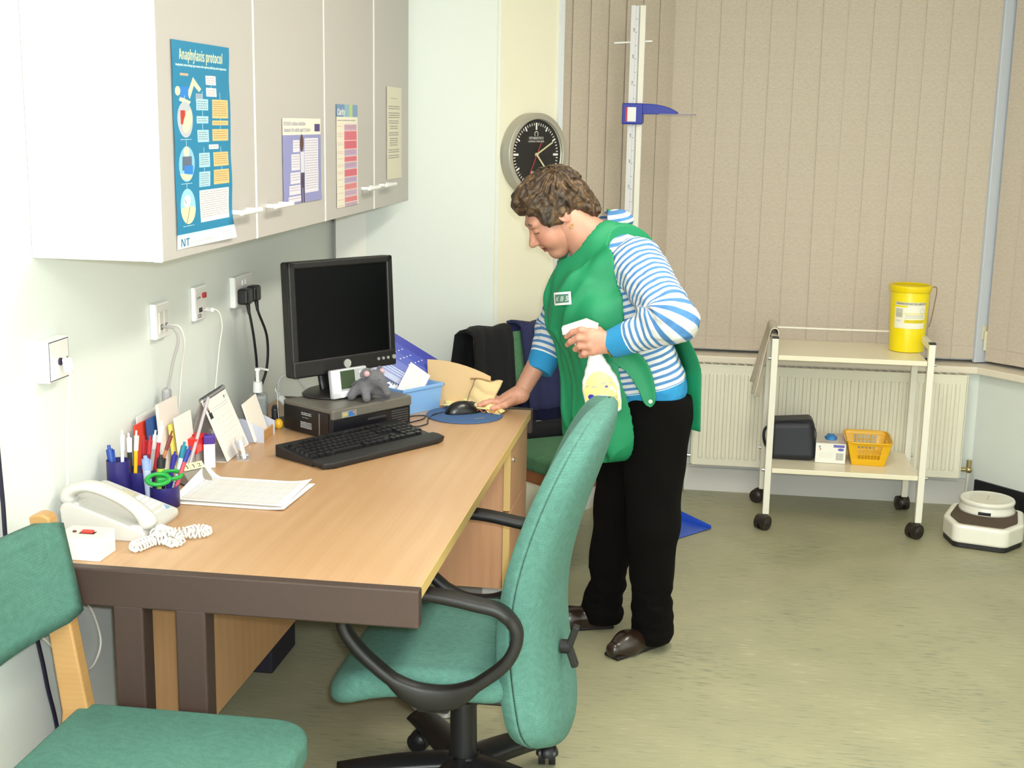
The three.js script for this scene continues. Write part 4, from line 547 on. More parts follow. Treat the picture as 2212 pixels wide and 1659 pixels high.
// papers
{ const tx = canvasTex(1024, 760, (c, w, h) => { c.fillStyle = '#f7f0ec'; c.fillRect(0, 0, w, h); for (let r = 0; r < 30; r++) { scrib(c, 60 + (r % 3) * 3, 70 + r * 21, 880, 1, 10, r % 7 ? '#857770' : '#433c40', 7); } c.fillStyle = '#c66'; c.fillRect(950, 640, 30, 8); });
  const g = thing('paper_stack', 'stack of typed white papers with curled corners beside the phone', 'papers', [-1.05, DY, -2.852], -0.02);
  part(g, 'under_sheet', sheet((u, v) => [(u - 0.5) * 0.275 + 0.004, 0.0018 + 0.012 * Math.max(0, u - 0.8) ** 2 * 8 * (1 - v), (0.5 - v) * 0.225 + 0.004], 16, 12, 0.003), M.paper);
  part(g, 'top_sheet', sheet((u, v) => [(u - 0.5) * 0.268, 0.0045 + 0.35 * Math.max(0, 0.14 - u) ** 2 * v * 5 + 0.016 * Math.max(0, u - 0.75) ** 2 * 10 * v + 0.01 * Math.max(0, 0.2 - v) ** 2 * 12, (0.5 - v) * 0.22], 24, 16, 0.0008), std(0xffffff, 0.8, { map: tx })); }
// telephone: front to +x
{ const g = thing('telephone', 'cream desk telephone with handset and tangled cord', 'telephone', [-1.215, DY, -2.54]); g.scale.setScalar(0.86);
  const s = new THREE.Shape(); s.moveTo(-0.1, 0.004); s.lineTo(0.098, 0.004); s.quadraticCurveTo(0.105, 0.012, 0.1, 0.022); s.lineTo(-0.08, 0.083); s.quadraticCurveTo(-0.1, 0.088, -0.105, 0.07); s.lineTo(-0.1, 0.004);
  const b = new THREE.ExtrudeGeometry(s, { depth: 0.2, bevelEnabled: true, bevelSize: 0.005, bevelThickness: 0.006, bevelSegments: 3, curveSegments: 6 }); b.translate(0, 0, -0.115); part(g, 'base', b, M.phone);
  const nrm = Math.atan2(0.061, 0.18), onTop = (x, z, h = 0) => { const t = (0.1 - x) / 0.18; return [x + Math.sin(nrm) * h, 0.022 + t * 0.061 + 0.005 + Math.cos(nrm) * h, z]; };
  const tilt = (q, x, z, h) => { q.rotateZ(-nrm); const p = onTop(x, z, h); q.translate(...p); return q; };
  part(g, 'display', tilt(box(0.032, 0.003, 0.055, 0, 0, 0, 0.001), -0.015, -0.068, 0.001), std(0xcfc39c, 0.25)); part(g, 'display_frame', tilt(box(0.044, 0.002, 0.09, 0, 0, 0, 0.001), -0.015, -0.062, 0.0003), std(0xb5b1a8, 0.4));
  const key = box(0.010, 0.004, 0.013, 0, 0, 0, 0.0015); for (let r = 0; r < 4; r++) for (let c = 0; c < 4; c++) { const m = part(g, 'key', key, M.whitePlastic); const p = onTop(0.016 + r * 0.0145, -0.1 + c * 0.0215, 0.001); m.position.set(...p); m.rotation.z = -nrm; }
  for (let c = 0; c < 5; c++) { const m = part(g, 'key', key, M.whitePlastic); m.position.set(...onTop(0.079, -0.09 + c * 0.02, 0.001)); m.rotation.z = -nrm; m.scale.set(0.6, 1, 0.8); }
  part(g, 'logo', tilt(box(0.016, 0.0012, 0.018, 0, 0, 0, 0.0005), 0.082, -0.1, 0.0), std(0x7fa3c4, 0.4)); part(g, 'name_strip', tilt(box(0.008, 0.0012, 0.03, 0, 0, 0, 0.0005), -0.07, -0.055, 0.0), std(0x8d8a86, 0.4));
  // handset along x on the near side
  const hz = 0.06; const hs = new THREE.CatmullRomCurve3([[-0.108, 0.078], [-0.098, 0.108], [-0.05, 0.125], [0.0, 0.116], [0.06, 0.088], [0.1, 0.056], [0.12, 0.032]].map(p => V(p[0], p[1], hz))); const n = 48, sec = 16, pos = [], idx = [];
  for (let i = 0; i <= n; i++) { const t = i / n, p = hs.getPoint(t), tg = hs.getTangent(t), nn = V().crossVectors(V(0, 0, 1), tg).normalize(); const e = Math.min(1, Math.sqrt(Math.max(0.0004, 1 - Math.abs(2 * t - 1) ** 14))); const fat = 0.017 + 0.012 * (Math.exp(-(((t - 0.1) / 0.1) ** 2)) + Math.exp(-(((t - 0.9) / 0.12) ** 2))); const dn = 0.006 * (Math.exp(-(((t - 0.1) / 0.1) ** 2)) + Math.exp(-(((t - 0.9) / 0.1) ** 2))); for (let k = 0; k < sec; k++) { const a = k / sec * 2 * Math.PI, w = p.clone().addScaledVector(V(0, 0, 1), Math.cos(a) * 0.027 * e).addScaledVector(nn, Math.sin(a) * fat * e * 0.8 - dn); pos.push(w.x, w.y, w.z); } }
  for (let i = 0; i < n; i++) for (let k = 0; k < sec; k++) { const a = i * sec + k, b2 = i * sec + (k + 1) % sec, c = a + sec, d = b2 + sec; idx.push(a, b2, d, a, d, c); } const q = new THREE.BufferGeometry(); q.setAttribute('position', new THREE.Float32BufferAttribute(pos, 3)); q.setIndex(idx); q.computeVertexNormals(); part(g, 'handset', q, M.phone);
  part(g, 'cradle', [bb(-0.1, -0.062, 0.055, 0.088, 0.035, 0.085, 0.006), bb(0.065, 0.1, 0.012, 0.04, 0.035, 0.085, 0.006)], M.phone);
  // coiled cord
  const path = new THREE.CatmullRomCurve3([[0.112, 0.02, 0.06], [0.13, 0.012, 0.075], [0.12, 0.012, 0.11], [0.105, 0.012, 0.15], [0.12, 0.012, 0.165], [0.13, 0.013, 0.14], [0.14, 0.012, 0.11], [0.165, 0.012, 0.1], [0.19, 0.012, 0.115], [0.2, 0.013, 0.09], [0.175, 0.024, 0.075], [0.15, 0.026, 0.09], [0.135, 0.028, 0.06], [0.15, 0.012, 0.03], [0.18, 0.012, 0.02], [0.205, 0.012, -0.01], [0.235, 0.012, 0.005], [0.225, 0.012, 0.035], [0.195, 0.013, 0.045], [0.16, 0.014, 0.06], [0.14, 0.013, 0.035]].map(p => V(...p))), turns = 62, pts = [], nn = 1400, fr = path.computeFrenetFrames(nn, false);
  for (let i = 0; i <= nn; i++) { const t = i / nn, p = path.getPointAt(t), a = t * turns * 2 * Math.PI, nA = fr.normals[i], nB = fr.binormals[i], q = p.clone().addScaledVector(nA, Math.cos(a) * 0.0088).addScaledVector(nB, Math.sin(a) * 0.0085); q.y = Math.max(q.y, 0.004); pts.push(q); }
  part(g, 'cord', new THREE.TubeGeometry(new THREE.CatmullRomCurve3(pts), 1900, 0.0027, 6), std(0xebe7df, 0.45), 'coiled white handset cord'); }
// white call box
{ const g = thing('alarm_box', 'small white box with a red switch at the desk corner by the chair', 'switch box', [-1.205, DY, -2.367], 0.0); part(g, 'base', bb(-0.046, 0.046, 0, 0.046, -0.036, 0.036, 0.002), std(0xf5f0e4, 0.45)); part(g, 'lid', bb(-0.045, 0.045, 0.0455, 0.049, -0.035, 0.035, 0.001), std(0xefe5cd, 0.4)); part(g, 'red_switch', tr(box(0.024, 0.006, 0.012, 0, 0, 0, 0.001), 0.008, 0.051, 0.006, 0.1), std(0xd03a34, 0.35)); part(g, 'switch_surround', bb(-0.008, 0.024, 0.0485, 0.0498, -0.002, 0.014, 0.0005), M.blackPlastic); part(g, 'indicator', cyl(0.004, 0.004, 0.003, -0.02, 0.0505, 0.006, 12), std(0x5a2a33, 0.3)); }
// pen organiser and its contents
const potM = std(0x2a2468, 0.35);
{ const g = thing('pen_pot', 'dark blue desk tidy full of pens behind the telephone', 'pen pot', [-1.232, DY, -2.725]);
  const cup = (r, h, x, z) => tr(lathe([[0.0005, 0.002], [r, 0.002], [r, h], [r - 0.002, h], [r - 0.002, 0.005], [0.0005, 0.005]], 28), x, 0, z);
  part(g, 'cup', cup(0.036, 0.078, -0.022, -0.012), potM); part(g, 'cup', cup(0.034, 0.05, 0.045, 0.008), potM); part(g, 'cup', cup(0.026, 0.11, -0.052, 0.032), potM); part(g, 'base', tr(lathe([[0.0005, 0], [0.064, 0], [0.064, 0.004], [0.0005, 0.004]], 36), 0.004, 0, 0), potM); }
const pen = (label, bx, bz, tx, ty, tz, r, body, cap, len0 = 0.01) => { const g = thing('pen', label, 'pen', [-1.232, DY, -2.725], 0, 'pens in the blue desk tidy'); const a = [bx, len0, bz], b = [tx, ty, tz], m = [0, 1, 2].map(k => a[k] + (b[k] - a[k]) * 0.72), e = [0, 1, 2].map(k => a[k] + (b[k] - a[k]) * 0.93); part(g, 'barrel', rod(a, m, r, 10, r), body); part(g, 'cap', rod(m, e, r * 1.08, 10, r), cap); part(g, 'button', rod(e, b, r * 0.55, 8, r * 0.5), cap); const cl = rod([m[0] + r, m[1], m[2]], [e[0] + r * 1.3, e[1], e[2]], r * 0.25, 6); part(g, 'clip', cl, cap); };
const C = h => std(h, 0.4);
pen('dark blue marker leaning left in the desk tidy', -0.052, 0.035, -0.075, 0.142, 0.028, 0.008, C(0x2a3580), C(0x27479a));
pen('white ballpoint standing at the left of the desk tidy', -0.045, 0.03, -0.055, 0.172, 0.0, 0.0042, C(0xeeeef0), C(0xf4f4f4));
pen('white and black retractable pen in the desk tidy', -0.035, 0.005, -0.035, 0.168, 0.01, 0.005, C(0x2c2f2c), C(0xf1efe9));
pen('yellow barrelled pen in the desk tidy', -0.025, 0.012, -0.015, 0.175, 0.012, 0.0045, C(0xe8b21e), C(0xd8d4cc));
pen('red capped pen in the middle of the desk tidy', -0.02, -0.02, -0.012, 0.155, -0.02, 0.005, C(0x8a1d2e), C(0xb3202c));
pen('crimson biro in the desk tidy', -0.008, -0.005, 0.01, 0.16, -0.005, 0.0045, C(0x7b2030), C(0xb52a34));
pen('clear grey pen with black top in the desk tidy', -0.012, -0.03, 0.008, 0.165, -0.04, 0.005, C(0xb9b3b0), C(0xd6d2d0));
pen('tall white pen with red grip in the desk tidy', 0.0, -0.02, 0.026, 0.19, -0.035, 0.0045, C(0xb9252f), C(0xf0edea));
pen('brown pencil leaning right in the desk tidy', 0.004, -0.01, 0.052, 0.168, -0.03, 0.004, C(0xc07a4a), C(0x7a3a34));
pen('pale blue highlighter in the front of the desk tidy', 0.015, 0.02, 0.012, 0.122, 0.03, 0.009, C(0xb6bfd8), C(0x93a6dc));
pen('black felt marker in the desk tidy', 0.03, 0.0, 0.036, 0.118, 0.0, 0.0085, C(0xa9d24a), C(0x2c2c2e));
pen('teal pen at the right of the desk tidy', 0.05, -0.02, 0.075, 0.14, -0.045, 0.006, C(0xcfe4ea), C(0x1f7f95));
pen('white blue and red striped pen at the right of the desk tidy', 0.06, 0.01, 0.098, 0.138, -0.02, 0.005, C(0xc04a5a), C(0x27338c));
pen('purple pen leaning right in the desk tidy', 0.04, -0.012, 0.066, 0.125, -0.01, 0.0055, C(0x3a2f8c), C(0x33308f));
{ const g = thing('scissors', 'green-handled scissors resting in the front cup of the desk tidy', 'scissors', [-1.182, DY + 0.052, -2.70], 0.5); const gm = std(0x1f9a3c, 0.4);
  const loop = (x, z, a, b, t) => { const q = new THREE.TorusGeometry(1, 0.24, 8, 32); q.scale(a, b, 0.022); q.rotateX(-Math.PI / 2 + t); q.translate(x, 0.022, z); return q; };
  part(g, 'handle', loop(-0.012, 0.018, 0.024, 0.017, 0.5), gm); part(g, 'handle', loop(0.02, -0.012, 0.022, 0.015, 0.4), gm); part(g, 'blade', tr(box(0.008, 0.06, 0.002, 0, 0, 0, 0.0005), 0.0, -0.01, 0.0, 0.1), M.chrome); part(g, 'joint', box(0.03, 0.014, 0.018, 0.0, 0.016, 0.0, 0.005), gm); }
// leaflets standing by the wall
const leaflet = (label, x, z, w, h, th, col, lean) => { const m = solo('leaflet', label, 'leaflet', tr(box(th, h, w, 0, h / 2, 0, 0.001), 0, 0, 0, 0, 0, lean), std(col, 0.6), 'leaflets standing against the wall'); m.position.set(x, DY, z); return m; };
leaflet('red leaflet standing at the left of the row by the wall', -1.300, -2.885, 0.1, 0.155, 0.004, 0xd6402c, 0.06);
leaflet('pale leaflet behind the red one by the wall', -1.310, -2.93, 0.12, 0.168, 0.003, 0xd9d6d0, 0.05);
leaflet('blue booklet standing behind the desk tidy', -1.288, -2.93, 0.1, 0.16, 0.006, 0x2a4f8c, 0.06);
leaflet('tall pinkish-white folded document standing by the wall', -1.272, -2.97, 0.115, 0.19, 0.008, 0xe0d4cc, 0.07);
leaflet('yellow edged pad standing before the white document', -1.255, -2.985, 0.09, 0.135, 0.006, 0xe6d266, 0.09);
leaflet('white lined notepad standing before the yellow pad', -1.243, -3.0, 0.1, 0.15, 0.005, 0xe9e4de, 0.1);
{ const m = solo('clear_ruler', 'long clear plastic ruler leaning against the calendar', 'ruler', rod([-1.222, DY + 0.012, -2.93], [-1.238, DY + 0.165, -3.125], 0.005, 4), phys(0xe6e0e6, 0.15, { transmission: 0.5, thickness: 0, roughness: 0.2 })); }
// red-lidded clear box
{ const g = thing('clip_box', 'clear plastic box with a bright red lid behind the correction pack', 'box', [-1.262, DY, -3.045]); part(g, 'tub', [bb(-0.033, 0.033, 0, 0.004, -0.034, 0.034, 0), bb(-0.033, -0.031, 0.004, 0.045, -0.034, 0.034, 0), bb(0.031, 0.033, 0.004, 0.045, -0.034, 0.034, 0), bb(-0.033, 0.033, 0.004, 0.045, -0.034, -0.032, 0), bb(-0.033, 0.033, 0.004, 0.045, 0.032, 0.034, 0)], phys(0xe8e2de, 0.1, { transmission: 0.85, thickness: 0 })); part(g, 'lid', [bb(-0.036, 0.036, 0.045, 0.084, -0.037, 0.037, 0.003), cyl(0.014, 0.016, 0.004, 0, 0.086, 0, 20)], std(0xd8281e, 0.35)); part(g, 'contents', [box(0.03, 0.014, 0.03, 0.0, 0.012, 0.0, 0.004), rod([-0.02, 0.008, 0.02], [0.02, 0.035, -0.01], 0.003)], std(0xb4502e, 0.5)); }
{ const g = thing('correction_pack', 'upright white pack with a purple cap before the calendar', 'pack', [-1.215, DY, -3.065], 0.35); part(g, 'carton', bb(-0.014, 0.014, 0, 0.062, -0.014, 0.014, 0.002), std(0xf3f0ee, 0.5)); part(g, 'cap', bb(-0.0145, 0.0145, 0.062, 0.084, -0.0145, 0.0145, 0.003), std(0x4b2a90, 0.4)); part(g, 'nozzle', cyl(0.006, 0.007, 0.014, 0, 0.09, 0, 12), M.clear); }
{ const g = thing('number_block', 'small grey perpetual calendar block reading 112 on the desk', 'calendar block', [-1.19, DY, -2.91], -0.6); const s = [[-0.024, 0], [0.024, 0], [0.02, 0.012], [-0.02, 0.042]]; const q = extr(s, 0.06, 0.002); q.translate(0, 0, -0.03); part(g, 'stand', q, std(0x8f877c, 0.45)); const t = canvasTex(192, 80, (c, w, h) => { c.fillStyle = '#e8dcae'; c.fillRect(0, 0, w, h); c.fillStyle = '#2a2722'; c.font = 'bold 58px serif'; c.fillText('1', 22, 62); c.fillText('1', 82, 62); c.fillText('2', 136, 62); c.fillStyle = '#8d8468'; c.fillRect(62, 0, 4, h); c.fillRect(124, 0, 4, h); }); part(g, 'number_tiles', sheet((u, v) => { const x = -0.006 - 0.015 * v, y = 0.0355 + 0.0128 * v; return [x + 0.003, y, 0.029 - u * 0.058]; }, 1, 1, 0.002), std(0xffffff, 0.5, { map: t })); part(g, 'foot', bb(-0.027, 0.03, 0, 0.003, -0.033, 0.033, 0.001), std(0x2a2733, 0.5)); }
// tent calendar
{ const tx = canvasTex(640, 560, (c, w, h) => { c.fillStyle = '#f4ece6'; c.fillRect(0, 0, w, h); c.fillStyle = '#3c7f8c'; c.fillRect(520, 60, 26, 26); scrib(c, 552, 70, 60, 1, 8, '#889', 4); c.fillStyle = '#1d1a1c'; c.beginPath(); c.ellipse(70, 90, 22, 46, 0, 0, 7); c.fill(); c.fillStyle = '#c99a80'; c.beginPath(); c.ellipse(74, 84, 13, 22, 0, 0, 7); c.fill(); c.fillStyle = '#26262c'; c.fillRect(44, 128, 76, 52); scrib(c, 150, 110, 420, 2, 22, '#b5b0c4', 4); for (let r = 0; r < 6; r++) for (let k = 0; k < 7; k++) { c.fillStyle = r ? '#c9b0a8' : '#7a9fae'; c.font = '20px sans-serif'; c.fillText(r ? String((r * 7 + k) % 31 + 1) : 'SMTWTFS'[k], 120 + k * 66, 220 + r * 44); } c.fillStyle = '#d9dae6'; c.fillRect(360, 470, 240, 80); c.fillStyle = '#3c5f8c'; c.fillRect(420, 492, 28, 36); });
  const g = thing('desk_calendar', 'spiral-bound white desk calendar standing as a tent', 'calendar', [-1.205, DY, -3.21], 0.06);
  part(g, 'front_page', sheet((u, v) => [0.012 - v * 0.065, 0.001 + v * 0.158, 0.098 - u * 0.196], 2, 2, 0.0012), std(0xffffff, 0.7, { map: tx })); part(g, 'back_board', sheet((u, v) => [-0.1 + v * 0.046, 0.001 + v * 0.156, 0.098 - u * 0.196], 2, 2, 0.0018), std(0xd8cfc8, 0.7)); part(g, 'foot_board', bb(-0.098, 0.01, 0.0, 0.0018, -0.098, 0.098, 0), std(0xd8cfc8, 0.7));
  const rings = []; for (let i = 0; i < 22; i++) { const q = new THREE.TorusGeometry(0.0065, 0.0009, 5, 14); q.translate(-0.0535, 0.158, -0.088 + i * 0.0084); rings.push(q); } part(g, 'spiral_binding', rings, std(0x55585c, 0.3, { metalness: 0.6 })); }
{ const g = thing('business_card_holder', 'clear holder with white cards in front of the calendar', 'card holder', [-1.165, DY, -3.17], 0.35); part(g, 'holder', [bb(-0.016, 0.016, 0, 0.003, -0.03, 0.03, 0), sheet((u, v) => [0.014 + 0.004 * v, 0.003 + v * 0.02, 0.03 - u * 0.06], 1, 1, 0.0015), sheet((u, v) => [-0.006 - 0.014 * v, 0.003 + v * 0.045, 0.03 - u * 0.06], 1, 1, 0.0015)], phys(0xeef0f4, 0.08, { transmission: 0.9, thickness: 0 })); part(g, 'cards', tr(box(0.009, 0.052, 0.044, 0, 0.026, 0, 0.0005), 0.004, 0.003, 0.004, 0, 0, 0.2), std(0xf0e8dc, 0.7)); }
// letter rack with an envelope
{ const g = thing('letter_rack', 'small wooden letter rack with grey acrylic ends and white envelopes', 'letter rack', [-1.205, DY, -3.385], 0.05); g.scale.set(0.9, 0.75, 0.75); part(g, 'front_board', bb(0.032, 0.038, 0.002, 0.036, -0.07, 0.07, 0.001), std(0xc8955a, 0.5)); part(g, 'base_board', bb(-0.038, 0.038, 0, 0.005, -0.07, 0.07, 0.001), std(0xc8955a, 0.5)); for (const s of [-1, 1]) { const q = extr([[-0.04, 0], [0.042, 0], [0.042, 0.05], [-0.02, 0.085], [-0.04, 0.085]], 0.004, 0.001); q.translate(0, 0, s * 0.072 - 0.002); part(g, 'end_plate', q, std(0xb9bccb, 0.3)); } }
{ const m = solo('envelope', 'cream envelope card tilted in the letter rack', 'envelope', tr(box(0.004, 0.11, 0.115, 0, 0.055, 0, 0.001), 0, 0, 0, 0.06, 0, 0.3), std(0xf0e6da, 0.7)); m.position.set(-1.186, DY + 0.007, -3.375); part(m, 'print_strip', tr(box(0.001, 0.05, 0.008, 0, 0, 0, 0), -0.0245, 0.075, -0.046, 0.06, 0, 0.3), std(0x6a6480, 0.6)); }
// hand sanitiser
{ const g = thing('hand_sanitiser', 'clear pump bottle of hand gel with a white pump below the plugs', 'pump bottle', [-1.25, DY, -3.535], 0.3); part(g, 'bottle', bb(-0.026, 0.026, 0, 0.092, -0.034, 0.034, 0.008, 4), phys(0xdfe3e4, 0.08, { transmission: 0.75, thickness: 0 })); part(g, 'gel', bb(-0.022, 0.022, 0.004, 0.07, -0.03, 0.03, 0.006, 3), phys(0xd2dadd, 0.1, { transmission: 0.6, thickness: 0 })); const lt = canvasTex(160, 220, (c, w, h) => { c.fillStyle = '#c9ccd4'; c.fillRect(0, 0, w, h); c.fillStyle = '#e9ecf0'; c.fillRect(0, 0, w, 22); c.fillRect(0, 96, w, 8); scrib(c, 14, 40, 130, 4, 12, '#eef', 4); scrib(c, 14, 120, 130, 7, 12, '#8d93a4', 3); }); part(g, 'label', sheet((u, v) => [0.0264, 0.008 + v * 0.066, 0.028 - u * 0.056], 1, 1, 0.0006), std(0xffffff, 0.5, { map: lt })); part(g, 'pump', [cyl(0.013, 0.0145, 0.03, 0, 0.112, 0, 20), cyl(0.0055, 0.0055, 0.035, 0, 0.143, 0, 12), box(0.016, 0.009, 0.014, 0, 0.163, 0, 0.003), tr(box(0.04, 0.006, 0.008, 0, 0, 0, 0.002), 0.018, 0.164, 0, 0, -0.9)], M.whitePlastic); }
solo('spectacle_case', 'black case standing beside the hand gel', 'case', tr(box(0.02, 0.06, 0.05, 0, 0, 0, 0.009, 4), -1.196, DY + 0.031, -3.525, 0, 0.3), std(0x16151a, 0.5));
{ const g = thing('memo_clip', 'wire memo clip with a yellow ball base beside the coaster', 'memo holder', [-1.178, DY, -3.50]); const q = sph(0.0135, 0, 0.0125, 0, 20); q.scale(1, 1.15, 1); part(g, 'ball', q, std(0xe9b32a, 0.4)); part(g, 'wire', [rod([0, 0.026, 0], [-0.006, 0.1, -0.01], 0.0011, 6), tube([[-0.006, 0.1, -0.01], [-0.012, 0.115, -0.012], [-0.006, 0.13, -0.013], [0, 0.115, -0.014], [-0.006, 0.103, -0.012]], 0.001, 20, 5)], M.chrome); }
solo('coaster', 'thin dark square coaster on the desk beside the computer', 'coaster', tr(box(0.085, 0.004, 0.085, 0, 0, 0, 0.0015), -1.19, DY + 0.0025, -3.60, 0, 0.7), std(0x3a3731, 0.5));
// computer
{ const g = thing('desktop_computer', 'flat black desktop computer with grey lid under the monitor', 'computer', [-0.99, DY, -3.565], KA); const W = 0.30, Dp = 0.215, H = 0.088;
  part(g, 'case', bb(-W / 2, W / 2, 0.004, H - 0.012, -Dp / 2, Dp / 2 - 0.012, 0.003), std(0x121114, 0.4));
  part(g, 'top_cover', [bb(-W / 2 - 0.001, W / 2 + 0.001, H - 0.013, H, -Dp / 2, Dp / 2 - 0.01, 0.004), tr(box(W + 0.002, 0.03, 0.014, 0, 0, 0, 0.006), 0, H - 0.015, Dp / 2 - 0.008)], std(0x67625a, 0.4));
  part(g, 'front_panel', bb(-W / 2 + 0.002, W / 2 - 0.002, 0.006, H - 0.03, Dp / 2 - 0.014, Dp / 2 - 0.005, 0.003), std(0x16151a, 0.3));
  const gr = []; for (let i = 0; i < 12; i++) for (let j = 0; j < 6; j++) gr.push(box(0.0035, 0.0035, 0.002, 0.075 + i * 0.0055, 0.016 + j * 0.007, Dp / 2 - 0.0045, 0)); part(g, 'grille', gr, std(0x4d4b4e, 0.4));
  const st = canvasTex(256, 96, (c, w, h) => { c.fillStyle = '#8d887e'; c.fillRect(0, 0, w, h); c.fillStyle = '#b9a86a'; c.fillRect(20, 20, 80, 56); c.fillStyle = '#2c6fb4'; c.fillRect(120, 10, 100, 76); c.fillStyle = '#d86a2a'; c.fillRect(190, 20, 30, 30); }); part(g, 'sticker', sheet((u, v) => [-0.12 + u * 0.055, H - 0.026 + v * 0.018, Dp / 2 - 0.0005], 1, 1, 0.0008), std(0xffffff, 0.4, { map: st }));
  const sd = canvasTex(512, 200, (c, w, h) => { c.fillStyle = '#121114'; c.fillRect(0, 0, w, h); scrib(c, 200, 30, 120, 2, 14, '#cfd4da', 7); scrib(c, 210, 70, 80, 1, 14, '#9aa', 5); scrib(c, 190, 110, 130, 4, 14, '#cfd4da', 8); c.fillStyle = '#777'; c.fillRect(400, 10, 12, 180); }); part(g, 'side_print', sheet((u, v) => [-W / 2 - 0.0008, 0.006 + v * 0.068, -Dp / 2 + 0.005 + u * (Dp - 0.024)], 1, 1, 0.0006), std(0xffffff, 0.4, { map: sd }));
  part(g, 'drive_slot', bb(-0.02, 0.05, 0.04, 0.046, Dp / 2 - 0.006, Dp / 2 - 0.0035, 0.0005), std(0x38363a, 0.3)); part(g, 'foot', [cyl(0.008, 0.008, 0.005, -0.12, 0.0025, 0.08, 10), cyl(0.008, 0.008, 0.005, 0.12, 0.0025, 0.08, 10), cyl(0.008, 0.008, 0.005, -0.12, 0.0025, -0.08, 10), cyl(0.008, 0.008, 0.005, 0.12, 0.0025, -0.08, 10)], M.blackPlastic); }
const PCT = DY + 0.0885;
// monitor
{ const g = thing('computer_monitor', 'black flat-screen computer monitor, switched off, on the desktop computer', 'monitor', [-1.035, PCT, -3.615], 0.93); const bm = std(0x1b1718, 0.38), W = 0.37, H = 0.325, y0 = 0.068;
  const tiltg = q => { q.translate(0, -0.2, 0); q.rotateX(-0.06); q.translate(0, 0.2, 0.022); return q; };
  part(g, 'housing', [tiltg(bb(-W / 2, W / 2, y0, y0 + H, -0.03, 0.004, 0.008, 3)), tiltg(bb(-W / 2 + 0.05, W / 2 - 0.05, y0 + 0.05, y0 + H - 0.05, -0.05, -0.025, 0.01, 3))], bm);
  const fr = [bb(-W / 2, W / 2, y0, y0 + 0.048, 0.0, 0.016, 0.006, 3), bb(-W / 2, W / 2, y0 + H - 0.02, y0 + H, 0.0, 0.014, 0.005, 3), bb(-W / 2, -W / 2 + 0.022, y0, y0 + H, 0.0, 0.014, 0.005, 3), bb(W / 2 - 0.022, W / 2, y0, y0 + H, 0.0, 0.014, 0.005, 3)].map(tiltg); part(g, 'bezel', fr, bm);
  part(g, 'screen', tiltg(bb(-W / 2 + 0.02, W / 2 - 0.02, y0 + 0.046, y0 + H - 0.018, 0.003, 0.0065, 0)), phys(0x050406, 0.3, { specularIntensity: 0.35 }));
  const bt = (x, r) => { const q = cyl(r, r, 0.004, 0, 0, 0, 20); q.rotateX(Math.PI / 2); q.translate(x, y0 + 0.025, 0.017); return tiltg(q); }; part(g, 'logo_badge', bt(0, 0.0125), std(0xc9c8c2, 0.3, { metalness: 0.5 })); for (const [x, r] of [[0.115, 0.0045], [0.133, 0.0045], [0.151, 0.0045], [0.174, 0.0068]]) part(g, 'button', bt(x, r), std(0xb9b8b2, 0.3, { metalness: 0.5 }));
  part(g, 'stand_neck', [sheet((u, v) => [(u - 0.5) * (0.09 - 0.02 * v), 0.01 + v * 0.2, -0.02 - 0.045 * Math.sin(v * 1.5)], 4, 8, 0.014)], bm); const base = lathe([[0.0005, 0], [0.11, 0], [0.112, 0.004], [0.1, 0.012], [0.0005, 0.016]], 40); base.scale(1, 1, 0.8); part(g, 'stand_base', base, std(0x2c2826, 0.4)); }
// weather clock under the monitor
{ const g = thing('weather_clock', 'silver digital weather clock leaning under the monitor', 'digital clock', [-0.985, PCT + 0.001, -3.563], 0.95); const tl = q => { q.rotateX(-0.14); return q; }; part(g, 'case', tl(bb(-0.066, 0.066, 0, 0.084, -0.009, 0.009, 0.006, 3)), std(0xd9dade, 0.3, { metalness: 0.4 })); part(g, 'display', tl(bb(-0.034, 0.018, 0.026, 0.078, 0.0075, 0.0096, 0.001)), std(0x46543e, 0.25)); part(g, 'button', [0, 1, 2, 3].map(i => tl(bb(0.034, 0.046, 0.03 + i * 0.012, 0.034 + i * 0.012, 0.0085, 0.011, 0.001))), std(0xf4f4f4, 0.3)); part(g, 'frame', [tl(bb(-0.066, -0.036, 0.002, 0.082, 0.0085, 0.011, 0.002)), tl(bb(-0.066, 0.066, 0.002, 0.02, 0.0085, 0.011, 0.002))], std(0xeeeff2, 0.25)); }
